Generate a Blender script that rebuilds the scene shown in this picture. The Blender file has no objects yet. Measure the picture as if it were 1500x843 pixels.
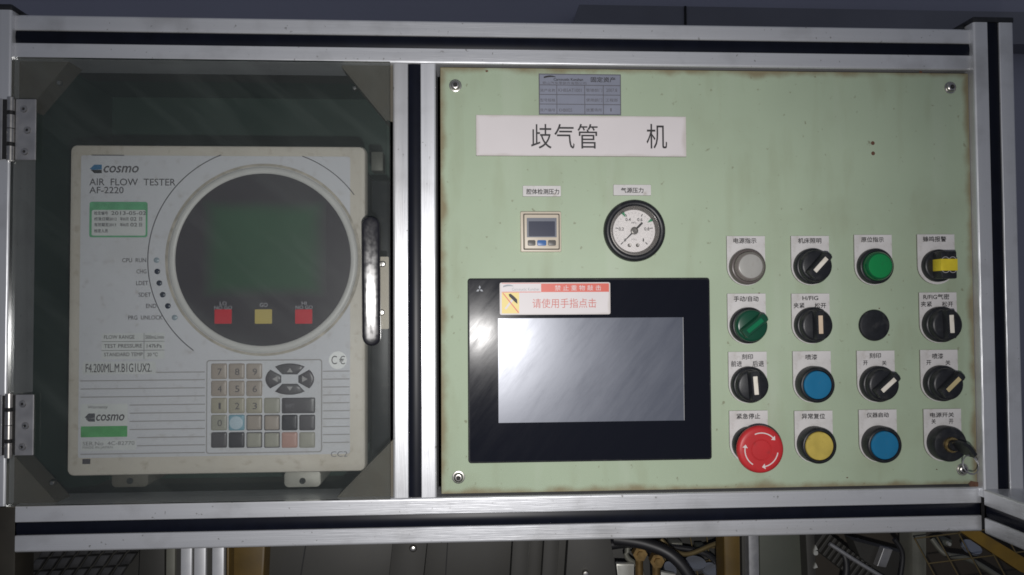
import bpy, bmesh, math, random
from mathutils import Vector
random.seed(7)
sc = bpy.context.scene
COL = sc.collection

# ------------------------------------------------------------------ camera, light, exposure
D = 647.0                       # camera stands 647 mm in front of the green panel (panel face is Y = 0, all lengths below in mm)
F = 1100.0
YAW, PITCH, ROLL = math.atan(60/1100), math.atan(31/1100), 0.0055
fwd = Vector((math.sin(YAW)*math.cos(PITCH), math.cos(YAW)*math.cos(PITCH), math.sin(PITCH))).normalized()
r0 = fwd.cross(Vector((0, 0, 1))).normalized(); u0 = r0.cross(fwd)
right = r0*math.cos(ROLL) - u0*math.sin(ROLL)
up = u0*math.cos(ROLL) + r0*math.sin(ROLL)
cd = bpy.data.cameras.new('camera'); cam = bpy.data.objects.new('camera', cd); COL.objects.link(cam)
from mathutils import Matrix
cam.matrix_world = Matrix(((right.x, up.x, -fwd.x, 0), (right.y, up.y, -fwd.y, -D/1000), (right.z, up.z, -fwd.z, 0), (0, 0, 0, 1)))
cd.sensor_width = 36; cd.lens = F/1500*36; cd.clip_start = .01; cd.clip_end = 50
sc.camera = cam

w = bpy.data.worlds.new('World'); sc.world = w; w.use_nodes = True
bg = w.node_tree.nodes['Background']; bg.inputs[0].default_value = (.56, .61, .76, 1); bg.inputs[1].default_value = .17

fl = bpy.data.lights.new('camera_flash', 'SPOT'); fl.energy = 16.8; fl.spot_size = math.radians(110); fl.spot_blend = 1.0; fl.color = (1.0, .975, .955); fl.shadow_soft_size = .004
flo = bpy.data.objects.new('camera_flash', fl); COL.objects.link(flo); flo.location = (.014, -.645, -.044); flo.rotation_euler = (math.radians(90), 0, math.radians(-1.5))

vs = sc.view_settings
vs.view_transform = 'Standard'; vs.look = 'None'; vs.exposure = 0; vs.gamma = 1; vs.use_curve_mapping = False
sc.render.engine = 'CYCLES'; sc.cycles.use_denoising = True; sc.cycles.max_bounces = 8; sc.cycles.transparent_max_bounces = 12
sc.cycles.filter_width = 1.7

# ------------------------------------------------------------------ helpers
def at(px, py, Y=0.0):
    d = fwd + right*((px-750)/F) + up*((421.5-py)/F)
    t = (Y+D)/d.y
    return (d.x*t, d.z*t)

def R(x0, y0, x1, y1, Y=0.0):
    """pixel rectangle on plane Y -> world x0, z0(bottom), x1, z1(top)"""
    a, b, c, d = at(x0, y0, Y), at(x1, y0, Y), at(x0, y1, Y), at(x1, y1, Y)
    return ((a[0]+c[0])/2, (c[1]+d[1])/2, (b[0]+d[0])/2, (a[1]+b[1])/2)

M = {}
def mat(name, col, rough=.5, metal=0.0, spec=.5, var=0.0, vscale=60, bump=0.0, bscale=400, stretch=(1, 1, 1), dirt=None, coat=0.0, rvar=0.0, aniso=0.0):
    m = bpy.data.materials.new(name); m.use_nodes = True; nt = m.node_tree; N = nt.nodes; L = nt.links
    b = N['Principled BSDF']; M[name] = m
    b.inputs['Base Color'].default_value = (*col, 1); b.inputs['Roughness'].default_value = rough
    b.inputs['Metallic'].default_value = metal; b.inputs['Specular IOR Level'].default_value = spec
    b.inputs['Coat Weight'].default_value = coat; b.inputs['Anisotropic'].default_value = aniso
    tc = N.new('ShaderNodeTexCoord'); mp = N.new('ShaderNodeMapping'); mp.inputs['Scale'].default_value = stretch
    L.new(tc.outputs['Object'], mp.inputs[0])
    def noise(scale, detail=4):
        n = N.new('ShaderNodeTexNoise'); n.inputs['Scale'].default_value = scale; n.inputs['Detail'].default_value = detail
        L.new(mp.outputs[0], n.inputs['Vector']); return n
    if var or dirt:
        n = noise(vscale)
        mr = N.new('ShaderNodeMapRange'); mr.inputs[1].default_value = .3; mr.inputs[2].default_value = .7
        mr.inputs[3].default_value = 1-var; mr.inputs[4].default_value = 1+var; L.new(n.outputs['Fac'], mr.inputs[0])
        mx = N.new('ShaderNodeMix'); mx.data_type = 'RGBA'; mx.blend_type = 'MULTIPLY'; mx.inputs['Factor'].default_value = 1
        mx.inputs[6].default_value = (*col, 1); L.new(mr.outputs[0], mx.inputs[7]); out = mx.outputs[2]
        if dirt:
            dc, sc_, lo, hi, amt = dirt
            n2 = noise(sc_, 7); m2 = N.new('ShaderNodeMapRange'); m2.inputs[1].default_value = lo; m2.inputs[2].default_value = hi
            m2.inputs[4].default_value = amt; L.new(n2.outputs['Fac'], m2.inputs[0])
            mx2 = N.new('ShaderNodeMix'); mx2.data_type = 'RGBA'; L.new(m2.outputs[0], mx2.inputs['Factor'])
            L.new(out, mx2.inputs[6]); mx2.inputs[7].default_value = (*dc, 1); out = mx2.outputs[2]
        L.new(out, b.inputs['Base Color'])
    if rvar:
        n = noise(vscale*1.7, 6); mr = N.new('ShaderNodeMapRange'); mr.inputs[1].default_value = .3; mr.inputs[2].default_value = .7
        mr.inputs[3].default_value = max(.03, rough-rvar); mr.inputs[4].default_value = rough+rvar
        L.new(n.outputs['Fac'], mr.inputs[0]); L.new(mr.outputs[0], b.inputs['Roughness'])
    if bump:
        n = noise(bscale); bp = N.new('ShaderNodeBump'); bp.inputs['Strength'].default_value = bump; bp.inputs['Distance'].default_value = .0004
        L.new(n.outputs['Fac'], bp.inputs['Height']); L.new(bp.outputs[0], b.inputs['Normal'])
    return m

def link(name, me, m, parent):
    o = bpy.data.objects.new(name, me); COL.objects.link(o)
    if m is not None: me.materials.append(M[m])
    if parent is not None: o.parent = parent
    return o

def origin(o):
    while o.parent: o = o.parent
    return o.location

def obj(name, bm, m, parent=None, smooth=35, recalc=True):
    if recalc: bmesh.ops.recalc_face_normals(bm, faces=bm.faces)
    off = origin(parent) if parent else Vector((0, 0, 0))
    for v in bm.verts: v.co = v.co/1000 - off
    me = bpy.data.meshes.new(name); bm.to_mesh(me); bm.free()
    if smooth:
        me.polygons.foreach_set('use_smooth', [True]*len(me.polygons)); me.set_sharp_from_angle(angle=math.radians(smooth))
    return link(name, me, m, parent)

def tag(o, label, cat, group=None):
    o['label'] = label; o['category'] = cat
    if group: o['group'] = group
    return o

def thing(name, label, cat, x, y, z, group=None):
    o = bpy.data.objects.new(name, None); COL.objects.link(o); o.location = (x/1000, y/1000, z/1000); o.empty_display_size = .02
    return tag(o, label, cat, group)

def box(bm, x0, x1, y0, y1, z0, z1, b=0, seg=2):
    r = bmesh.ops.create_cube(bm, size=1)
    for v in r['verts']:
        v.co = Vector(((x0+x1)/2+v.co.x*(x1-x0), (y0+y1)/2+v.co.y*(y1-y0), (z0+z1)/2+v.co.z*(z1-z0)))
    if b:
        es = list({e for v in r['verts'] for e in v.link_edges})
        bmesh.ops.bevel(bm, geom=es, offset=b, segments=seg, affect='EDGES', profile=.5)
    return bm

def bx(*a, **k): return box(bmesh.new(), *a, **k)

def prism(bm, pts, y0, y1, b=0):
    """outline pts (x,z) extruded from front y0 to back y1; b bevels the front rim"""
    loops = []
    prof = [(0, y1), (0, y0)] if not b else [(0, y1), (0, y0+b), (b*.3, y0+b*.3), (b, y0)]
    n = len(pts); cx = sum(p[0] for p in pts)/n; cz = sum(p[1] for p in pts)/n
    ext = max(max(abs(p[0]-cx) for p in pts), 1e-6); 
    for ins, y in prof:
        s = 1-ins/ext
        loops.append([bm.verts.new((cx+(p[0]-cx)*s, y, cz+(p[1]-cz)*s)) for p in pts])
    for a, c in zip(loops, loops[1:]):
        for i in range(n):
            bm.faces.new((a[i], a[(i+1) % n], c[(i+1) % n], c[i]))
    bm.faces.new(loops[0]); bm.faces.new(loops[-1])
    return bm

def dome(bm, pts, y0, h):
    n = len(pts); cx = sum(p[0] for p in pts)/n; cz = sum(p[1] for p in pts)/n
    loops = []
    for s, q in ((1, 0), (.985, .5), (.93, .74), (.75, .9), (.4, .98)):
        loops.append([bm.verts.new((cx+(p[0]-cx)*s, y0-h*q, cz+(p[1]-cz)*s)) for p in pts])
    for a, c in zip(loops, loops[1:]):
        for i in range(n): bm.faces.new((a[i], a[(i+1) % n], c[(i+1) % n], c[i]))
    t = bm.verts.new((cx, y0-h, cz))
    for i in range(n): bm.faces.new((loops[-1][i], loops[-1][(i+1) % n], t))
    bm.faces.new(loops[0])
    return bm

def lathe(bm, cx, cz, prof, n=48):
    loops = []
    for r, y in prof:
        if r <= 1e-6: loops.append([bm.verts.new((cx, y, cz))])
        else: loops.append([bm.verts.new((cx+r*math.cos(2*math.pi*i/n), y, cz+r*math.sin(2*math.pi*i/n))) for i in range(n)])
    for a, c in zip(loops, loops[1:]):
        for i in range(n):
            j = (i+1) % n
            if len(a) == 1 and len(c) == 1: continue
            if len(a) == 1: bm.faces.new((a[0], c[j], c[i]))
            elif len(c) == 1: bm.faces.new((a[i], a[j], c[0]))
            else: bm.faces.new((a[i], a[j], c[j], c[i]))
    return bm

def lt(cx, cz, prof, n=48): return lathe(bmesh.new(), cx, cz, prof, n)

def rrect(x0, z0, x1, z1, r, n=5):
    p = []
    for (cx, cz, a) in ((x1-r, z1-r, 0), (x0+r, z1-r, 90), (x0+r, z0+r, 180), (x1-r, z0+r, 270)):
        for i in range(n+1):
            t = math.radians(a+90*i/n); p.append((cx+r*math.cos(t), cz+r*math.sin(t)))
    return p

def arc(bm, cx, cz, r_in, r_out, a0, a1, y0, y1, n=32):
    ps = [(cx+r_out*math.cos(math.radians(a0+(a1-a0)*i/n)), cz+r_out*math.sin(math.radians(a0+(a1-a0)*i/n))) for i in range(n+1)]
    qs = [(cx+r_in*math.cos(math.radians(a0+(a1-a0)*i/n)), cz+r_in*math.sin(math.radians(a0+(a1-a0)*i/n))) for i in range(n+1)]
    for y in (y0, y1):
        pv = [bm.verts.new((p[0], y, p[1])) for p in ps]; qv = [bm.verts.new((q[0], y, q[1])) for q in qs]
        for i in range(n): bm.faces.new((pv[i], pv[i+1], qv[i+1], qv[i]))
        if y == y0: keep = (pv, qv)
    for k, (a, b) in enumerate(((keep[0], pv), (keep[1], qv))):
        for i in range(n): bm.faces.new((a[i], a[i+1], b[i+1], b[i]))
    return bm

def tube(bm, pts, r, n=10, closed=False):
    pts = [Vector(p) for p in pts]; rings = []; m = len(pts)
    ref = Vector((.13, .31, .94))
    for i, p in enumerate(pts):
        if closed: t = pts[(i+1) % m]-pts[(i-1) % m]
        else: t = pts[min(i+1, m-1)]-pts[max(i-1, 0)]
        t.normalize(); a = t.cross(ref).normalized(); b = t.cross(a)
        rings.append([bm.verts.new(p+a*r*math.cos(2*math.pi*k/n)+b*r*math.sin(2*math.pi*k/n)) for k in range(n)])
    for i in range(m if closed else m-1):
        A, B = rings[i], rings[(i+1) % m]
        for k in range(n): bm.faces.new((A[k], A[(k+1) % n], B[(k+1) % n], B[k]))
    if not closed: bm.faces.new(rings[0]); bm.faces.new(rings[-1])
    return bm

def spline(ps, k=8):
    ps = [Vector(p) for p in ps]; q = [ps[0]]+ps+[ps[-1]]; out = []
    for i in range(1, len(q)-2):
        for j in range(k):
            t = j/k; a, b, c, d = q[i-1], q[i], q[i+1], q[i+2]
            out.append(.5*((2*b)+(c-a)*t+(2*a-5*b+4*c-d)*t*t+(3*b-3*c+d-a)*t**3))
    out.append(ps[-1]); return out

def text(s, x0, y0, x1, y1, Y, m, parent, bold=0.0, shear=0.0, name='lettering', world=None, rot=0):
    """flat lettering fitted to a pixel box on plane Y"""
    c = bpy.data.curves.new('t', 'FONT'); c.body = s; c.resolution_u = 3; c.shear = shear
    o = bpy.data.objects.new('t', c)
    COL.objects.link(o); bpy.context.view_layer.update()
    me = bpy.data.meshes.new_from_object(o.evaluated_get(bpy.context.evaluated_depsgraph_get()))
    bpy.data.objects.remove(o); bpy.data.curves.remove(c)
    X0, Z0, X1, Z1 = world or R(x0, y0, x1, y1, Y)
    xs = [v.co.x for v in me.vertices]; ys = [v.co.y for v in me.vertices]
    a, b, e, f = min(xs), max(xs), min(ys), max(ys); off = origin(parent)
    if len(s) == 1 and s in '1I': xm, wd = (X0+X1)/2, (Z1-Z0)*.17; X0, X1 = xm-wd, xm+wd
    base = [(X0+(v.co.x-a)/(b-a)*(X1-X0), Z0+(v.co.y-e)/(f-e)*(Z1-Z0)) for v in me.vertices]
    fc = [list(p.vertices) for p in me.polygons]; bpy.data.meshes.remove(me)
    d = max(bold, 0)*10
    sh = [(0, 0)] if d <= 0 else [(0, 0), (d, 0), (-d, 0), (0, d), (0, -d)]
    V, Fc = [], []
    for k_, (dx, dz) in enumerate(sh):
        o_ = len(V); V += [tuple(Vector((x+dx, Y-.006*k_, z+dz))/1000-off) for x, z in base]; Fc += [[q+o_ for q in p] for p in fc]
    me = bpy.data.meshes.new(name); me.from_pydata(V, [], Fc); me.update()
    return link(name, me, m, parent)

def px_poly(pts, Y): return [at(x, y, Y) for x, y in pts]

# ------------------------------------------------------------------ materials
for _n, _st in (('aluminium_x', (.02, 1, 1)), ('aluminium_z', (1, 1, .02)), ('aluminium_y', (1, .02, 1))):
    mat(_n, (.60, .61, .635), .38, .55, .5, var=.05, vscale=60, bump=.30, bscale=1800, stretch=_st, dirt=((.22, .20, .17), 40, .54, .78, .5), rvar=.05)
mat('aluminium', (.56, .565, .585), .42, .50, .5, var=.06, vscale=30, rvar=.06)
mat('slot_rubber', (.004, .005, .010), .36, 0, .16, var=.2)
mat('black_plastic', (.012, .013, .016), .42, 0, .45, var=.25, vscale=200, bump=.12, bscale=1500, dirt=((.075, .072, .068), 110, .55, .8, .5))
mat('black_gloss', (.010, .010, .012), .30, 0, .5, rvar=.1)
mat('green_paint', (.358, .432, .316), .55, 0, .28, var=.06, vscale=9, bump=.06, bscale=700, dirt=((.20, .19, .11), 11, .56, .84, .32))
mat('steel', (.55, .53, .50), .32, 1, .5, var=.12, vscale=300)
mat('dull_steel', (.36, .36, .37), .48, .75, .5, var=.12, vscale=80, rvar=.08)
mat('stub', (.024, .021, .015), .6, .2, var=.4, vscale=25)
mat('dark', (.008, .008, .009), .7)
mat('label_white', (.54, .525, .52), .5, 0, .4, var=.06, vscale=90, dirt=((.30, .27, .22), 60, .56, .85, .5))
mat('mark_white', (.85, .85, .84), .5)
mat('sign_white', (.60, .565, .57), .45, 0, .4, var=.03, vscale=20)
mat('ink', (.025, .023, .026), .6)
mat('ink_soft', (.085, .082, .095), .6)
mat('tag_silver', (.25, .265, .325), .42, .35, .5, var=.06, vscale=60)
mat('beige_plastic', (.60, .555, .485), .45, 0, .4, var=.05, vscale=20, dirt=((.34, .27, .17), 14, .55, .8, .4))
mat('body_grey', (.12, .12, .13), .5, var=.1)
mat('overlay', (.60, .60, .63), .42, 0, .4, var=.03, vscale=15, dirt=((.40, .37, .33), 10, .55, .85, .4))
mat('ring_plastic', (.57, .56, .54), .4, 0, .4, var=.04)
mat('groove_dark', (.06, .05, .04), .7, var=.3)
mat('groove_shade', (.40, .365, .31), .6, var=.25, vscale=150)  # brown tone for the soft shadow round the display ring
mat('display_dark', (.055, .048, .056), .35, 0, .5)
mat('lcd_green', (.040, .088, .052), .4, 0, .5, var=.12, vscale=15)
mat('led_red', (.55, .035, .05), .35)
mat('led_yellow', (.50, .40, .13), .35)
mat('print_grey', (.10, .09, .10), .6)
mat('lamp_print', (.34, .33, .36), .6)
mat('print_pale', (.20, .19, .21), .6)
mat('stripe', (.35, .335, .335), .6)
mat('logo_blue', (.04, .16, .32), .5)
mat('led_dark', (.02, .025, .05), .25)
mat('led_clear', (.30, .36, .40), .25)
mat('sticker', (.62, .63, .62), .5, var=.04)
mat('sticker_green', (.10, .36, .13), .5, var=.15, vscale=120)
mat('sticker_mint', (.13, .40, .21), .5, var=.15, vscale=120)
mat('key_tan', (.36, .31, .27), .4, var=.06)
mat('key_olive', (.36, .33, .26), .4, var=.06)
mat('key_grey', (.34, .33, .28), .4, var=.06)
mat('key_dark', (.09, .08, .09), .36, var=.1)
mat('key_black', (.05, .045, .055), .36, var=.1)
mat('key_blue', (.20, .36, .44), .4)
mat('key_pale', (.45, .55, .62), .4)
mat('key_pink', (.46, .28, .24), .4)
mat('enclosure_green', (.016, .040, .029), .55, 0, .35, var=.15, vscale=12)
mat('gusset', (.105, .096, .078), .6, .1, .3, var=.12, vscale=30, dirt=((.10, .08, .05), 25, .5, .75, .5))
mat('red_plastic', (.43, .026, .030), .42, 0, .35, var=.06, bump=.05)
mat('white_print', (.58, .52, .51), .5)
mat('blue_cap', (.012, .135, .27), .36, 0, .4, var=.05)
mat('yellow_cap', (.44, .34, .075), .42, 0, .4, var=.12, vscale=90, dirt=((.20, .13, .03), 120, .58, .75, .6))
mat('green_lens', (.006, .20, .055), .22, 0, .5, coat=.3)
mat('green_knob', (.006, .055, .03), .3, 0, .5)
mat('green_bar', (.006, .14, .06), .25, 0, .5)
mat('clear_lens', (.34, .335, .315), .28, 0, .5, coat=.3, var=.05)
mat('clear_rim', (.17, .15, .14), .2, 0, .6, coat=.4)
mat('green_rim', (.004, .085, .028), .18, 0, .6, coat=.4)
mat('lens_ring', (.10, .085, .08), .3, 0, .5)
mat('pointer_white', (.70, .66, .58), .5, var=.05)
mat('pointer_old', (.58, .46, .34), .5, var=.08)
mat('pointer_yellow', (.46, .38, .20), .5, var=.08)
mat('tape_yellow', (.60, .48, .03), .4, 0, .4, var=.1, vscale=120)
mat('brass', (.62, .45, .20), .34, 1)
mat('old_brass', (.20, .13, .05), .5, .7, var=.4, vscale=100)
mat('gauge_face', (.66, .63, .62), .45, var=.02)
mat('gauge_lip', (.16, .15, .14), .35, .4)
mat('switch_beige', (.52, .46, .37), .45, var=.04)
mat('switch_lcd', (.13, .14, .17), .3)
mat('switch_lcd_dark', (.035, .04, .065), .25)
mat('switch_blue', (.05, .13, .33), .4)
mat('switch_button', (.10, .095, .09), .45)
mat('sticker_red', (.56, .085, .055), .45)
mat('red_ink', (.50, .12, .10), .5)
mat('sticker_yellow', (.72, .58, .20), .5)
mat('logo_grey', (.26, .28, .31), .5)
mat('mark_green', (.03, .22, .10), .5)
mat('rust', (.10, .045, .025), .8, var=.3, vscale=400)
mat('handle_black', (.012, .012, .016), .17, 0, .30, rvar=.05, vscale=120, dirt=((.05, .05, .05), 90, .55, .75, .6))
mat('belt_yellow', (.15, .09, .010), .5, var=.25, vscale=30, dirt=((.06, .04, .02), 20, .5, .7, .7))
mat('yellow_paint', (.085, .052, .010), .5, var=.25, vscale=30, dirt=((.08, .05, .02), 20, .5, .7, .7))
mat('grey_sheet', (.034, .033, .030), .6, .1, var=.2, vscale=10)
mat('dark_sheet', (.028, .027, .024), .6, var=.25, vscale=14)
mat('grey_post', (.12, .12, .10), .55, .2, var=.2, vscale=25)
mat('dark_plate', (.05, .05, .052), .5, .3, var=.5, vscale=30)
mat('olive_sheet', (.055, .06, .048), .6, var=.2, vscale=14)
mat('cable', (.010, .010, .012), .5)
mat('foot_metal', (.34, .33, .29), .5, .2, var=.15, vscale=60)
mat('pale_metal', (.50, .50, .46), .4, .6, var=.15, vscale=60)
mat('blue_glass', (.26, .28, .33), .3, .5)
mat('wire', (.15, .115, .055), .5, .5)
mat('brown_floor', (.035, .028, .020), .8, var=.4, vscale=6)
mat('wall_blue', (.44, .44, .52), .8, var=.08, vscale=.8)
mat('duct', (.25, .25, .28), .7, var=.1, vscale=3)

def edge_grime(m, amt, wx, wz, col=(.19, .135, .07), rag=2.6):
    nt = m.node_tree; N, L = nt.nodes, nt.links; b = N['Principled BSDF']; src = b.inputs['Base Color'].links[0].from_socket
    tc = N.new('ShaderNodeTexCoord'); sp = N.new('ShaderNodeSeparateXYZ'); L.new(tc.outputs['Generated'], sp.inputs[0])
    def mth(op, a, c):
        n = N.new('ShaderNodeMath'); n.operation = op
        for i, v in enumerate((a, c)):
            if isinstance(v, (int, float)): n.inputs[i].default_value = v
            else: L.new(v, n.inputs[i])
        return n.outputs[0]
    dx = mth('DIVIDE', mth('MINIMUM', sp.outputs[0], mth('SUBTRACT', 1.0, sp.outputs[0])), wx)
    dz = mth('DIVIDE', mth('MINIMUM', sp.outputs[2], mth('SUBTRACT', 1.0, sp.outputs[2])), wz)
    d = mth('MINIMUM', dx, dz)
    nz = N.new('ShaderNodeTexNoise'); nz.inputs['Scale'].default_value = 35; nz.inputs['Detail'].default_value = 8; L.new(tc.outputs['Object'], nz.inputs['Vector'])
    e = mth('ADD', d, mth('MULTIPLY', mth('SUBTRACT', nz.outputs['Fac'], .5), -rag))
    mr = N.new('ShaderNodeMapRange'); mr.interpolation_type = 'SMOOTHSTEP'; mr.inputs[1].default_value = -.2; mr.inputs[2].default_value = 1.1; mr.inputs[3].default_value = amt; mr.inputs[4].default_value = 0
    L.new(e, mr.inputs[0])
    mx = N.new('ShaderNodeMix'); mx.data_type = 'RGBA'; L.new(mr.outputs[0], mx.inputs['Factor']); L.new(src, mx.inputs[6]); mx.inputs[7].default_value = (*col, 1)
    L.new(mx.outputs[2], b.inputs['Base Color'])
def speckle(m, scale, lo, hi, amt, col, stretch=(1, 1, 1)):
    nt = m.node_tree; N, L = nt.nodes, nt.links; b = N['Principled BSDF']; inp = b.inputs['Base Color']
    tc = N.new('ShaderNodeTexCoord'); mp = N.new('ShaderNodeMapping'); mp.inputs['Scale'].default_value = stretch; L.new(tc.outputs['Object'], mp.inputs[0])
    n = N.new('ShaderNodeTexNoise'); n.inputs['Scale'].default_value = scale; n.inputs['Detail'].default_value = 5; L.new(mp.outputs[0], n.inputs['Vector'])
    mr = N.new('ShaderNodeMapRange'); mr.inputs[1].default_value = lo; mr.inputs[2].default_value = hi; mr.inputs[4].default_value = amt; L.new(n.outputs['Fac'], mr.inputs[0])
    mx = N.new('ShaderNodeMix'); mx.data_type = 'RGBA'; L.new(mr.outputs[0], mx.inputs['Factor']); mx.inputs[7].default_value = (*col, 1)
    if inp.links: L.new(inp.links[0].from_socket, mx.inputs[6])
    else: mx.inputs[6].default_value = inp.default_value
    L.new(mx.outputs[2], inp)
speckle(M['green_paint'], 170, .66, .74, .55, (.13, .10, .055))
speckle(M['green_paint'], 14, .56, .76, .28, (.47, .52, .44), (2.2, 1, .25))
speckle(M['green_paint'], 24, .55, .75, .30, (.24, .25, .15), (1.6, 1, .4))
for n_ in ('aluminium_x', 'aluminium_z', 'aluminium_y'):
    speckle(M[n_], 260, .68, .74, .6, (.10, .09, .07)); speckle(M[n_], 22, .54, .72, .45, (.30, .30, .30))
for n_, c_ in (('blue_cap', (.05, .12, .17)), ('red_plastic', (.20, .03, .03)), ('green_lens', (.02, .10, .04)), ('clear_lens', (.22, .20, .17)), ('label_white', (.24, .20, .15)), ('pointer_white', (.30, .25, .18)), ('beige_plastic', (.34, .29, .22)), ('overlay', (.42, .39, .35))):
    speckle(M[n_], 140, .57, .76, .5, c_)
edge_grime(M['green_paint'], .8, .014, .016)
edge_grime(M['sign_white'], .35, .02, .06, (.30, .26, .20))
edge_grime(M['lcd_green'], 1.0, .15, .15, (.055, .048, .056), .3)   # LCD back-film fades into the dark window print

# touch-screen film and display: smeared, finely scratched
def scratched(name, col, rough, amt, spec):
    m = mat(name, col, rough, 0, spec); nt = m.node_tree; N, L = nt.nodes, nt.links; b = N['Principled BSDF']
    tc = N.new('ShaderNodeTexCoord'); mp0 = N.new('ShaderNodeMapping'); mp0.inputs['Rotation'].default_value = (0, math.radians(52), 0)
    mp = N.new('ShaderNodeMapping'); mp.inputs['Scale'].default_value = (10, 10, 60)
    L.new(tc.outputs['Object'], mp0.inputs[0]); L.new(mp0.outputs[0], mp.inputs[0])
    n = N.new('ShaderNodeTexNoise'); n.inputs['Scale'].default_value = 1.6; n.inputs['Detail'].default_value = 8; n.inputs['Roughness'].default_value = .7; L.new(mp.outputs[0], n.inputs['Vector'])
    mr = N.new('ShaderNodeMapRange'); mr.inputs[1].default_value = .3; mr.inputs[2].default_value = .7; mr.inputs[3].default_value = rough-amt; mr.inputs[4].default_value = rough+amt
    L.new(n.outputs['Fac'], mr.inputs[0]); L.new(mr.outputs[0], b.inputs['Roughness'])
    n2 = N.new('ShaderNodeTexNoise'); n2.inputs['Scale'].default_value = 90; n2.inputs['Detail'].default_value = 6; L.new(tc.outputs['Object'], n2.inputs['Vector'])
    bp = N.new('ShaderNodeBump'); bp.inputs['Strength'].default_value = .05; bp.inputs['Distance'].default_value = .0003
    L.new(n2.outputs['Fac'], bp.inputs['Height']); L.new(bp.outputs[0], b.inputs['Normal'])
    return m
scratched('touch_bezel', (.008, .009, .014), .19, .05, .06)
scratched('touch_display', (.088, .098, .128), .32, .05, .8); M['touch_display'].node_tree.nodes['Principled BSDF'].inputs['Metallic'].default_value = .22

# acrylic pane: clear with dust film
def acrylic(name, dust, tint, smear=0.0):
    m = bpy.data.materials.new(name); m.use_nodes = True; M[name] = m; nt = m.node_tree; N, L = nt.nodes, nt.links
    N.remove(N['Principled BSDF']); out = N['Material Output']
    tr = N.new('ShaderNodeBsdfTransparent'); tr.inputs[0].default_value = (*tint, 1)
    df = N.new('ShaderNodeBsdfDiffuse'); df.inputs[0].default_value = (.50, .57, .53, 1)
    gl = N.new('ShaderNodeBsdfGlossy'); gl.inputs['Roughness'].default_value = .16
    tc = N.new('ShaderNodeTexCoord'); n = N.new('ShaderNodeTexNoise'); n.inputs['Scale'].default_value = 9; n.inputs['Detail'].default_value = 8
    L.new(tc.outputs['Object'], n.inputs['Vector'])
    mr = N.new('ShaderNodeMapRange'); mr.inputs[1].default_value = .3; mr.inputs[2].default_value = .75; mr.inputs[3].default_value = dust*.6; mr.inputs[4].default_value = dust*1.5
    L.new(n.outputs['Fac'], mr.inputs[0])
    mp0 = N.new('ShaderNodeMapping'); mp0.inputs['Rotation'].default_value = (0, math.radians(-40), 0); mp1 = N.new('ShaderNodeMapping'); mp1.inputs['Scale'].default_value = (3, 3, 26)
    L.new(tc.outputs['Object'], mp0.inputs[0]); L.new(mp0.outputs[0], mp1.inputs[0])
    ns = N.new('ShaderNodeTexNoise'); ns.inputs['Scale'].default_value = 1.5; ns.inputs['Detail'].default_value = 9; L.new(mp1.outputs[0], ns.inputs['Vector'])
    ms = N.new('ShaderNodeMapRange'); ms.inputs[1].default_value = .52; ms.inputs[2].default_value = .72; ms.inputs[4].default_value = smear; L.new(ns.outputs['Fac'], ms.inputs[0])
    ad = N.new('ShaderNodeMath'); ad.operation = 'ADD'; L.new(mr.outputs[0], ad.inputs[0]); L.new(ms.outputs[0], ad.inputs[1]); mr = ad
    a = N.new('ShaderNodeMixShader'); L.new(mr.outputs[0], a.inputs[0]); L.new(tr.outputs[0], a.inputs[1]); L.new(df.outputs[0], a.inputs[2])
    fr = N.new('ShaderNodeFresnel'); fr.inputs[0].default_value = 1.45
    c = N.new('ShaderNodeMixShader'); L.new(fr.outputs[0], c.inputs[0]); L.new(a.outputs[0], c.inputs[1]); L.new(gl.outputs[0], c.inputs[2])
    L.new(c.outputs[0], out.inputs[0])
acrylic('acrylic', .018, (.85, .86, .86), .022)

# ------------------------------------------------------------------ background (the shop behind and below)
def structure(name, bm, m):
    o = obj(name, bm, m, None); o['kind'] = 'structure'; return o
structure('back_wall', bx(-3200, 3600, 2500, 2560, -900, 2600), 'wall_blue')
structure('floor', bx(-3200, 3600, -900, 2500, -950, -900), 'brown_floor')
x0, z0, x1, z1 = R(842, 12, 1440, 60, 2380)
t = thing('ventilation_duct', 'dark grey duct along the far wall above the frame', 'duct', (x0+x1)/2, 2380, z0)
obj('casing', prism(bmesh.new(), [(x0-20, z0), (x1+900, z0), (x1+900, z1), (x0+18, z1)], 2380, 2495), 'duct', t)
xs = at(1004, 20, 2376)[0]; obj('seam', bx(xs-4, xs+4, 2374, 2379.5, z0, z1), 'dark', t)

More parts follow.
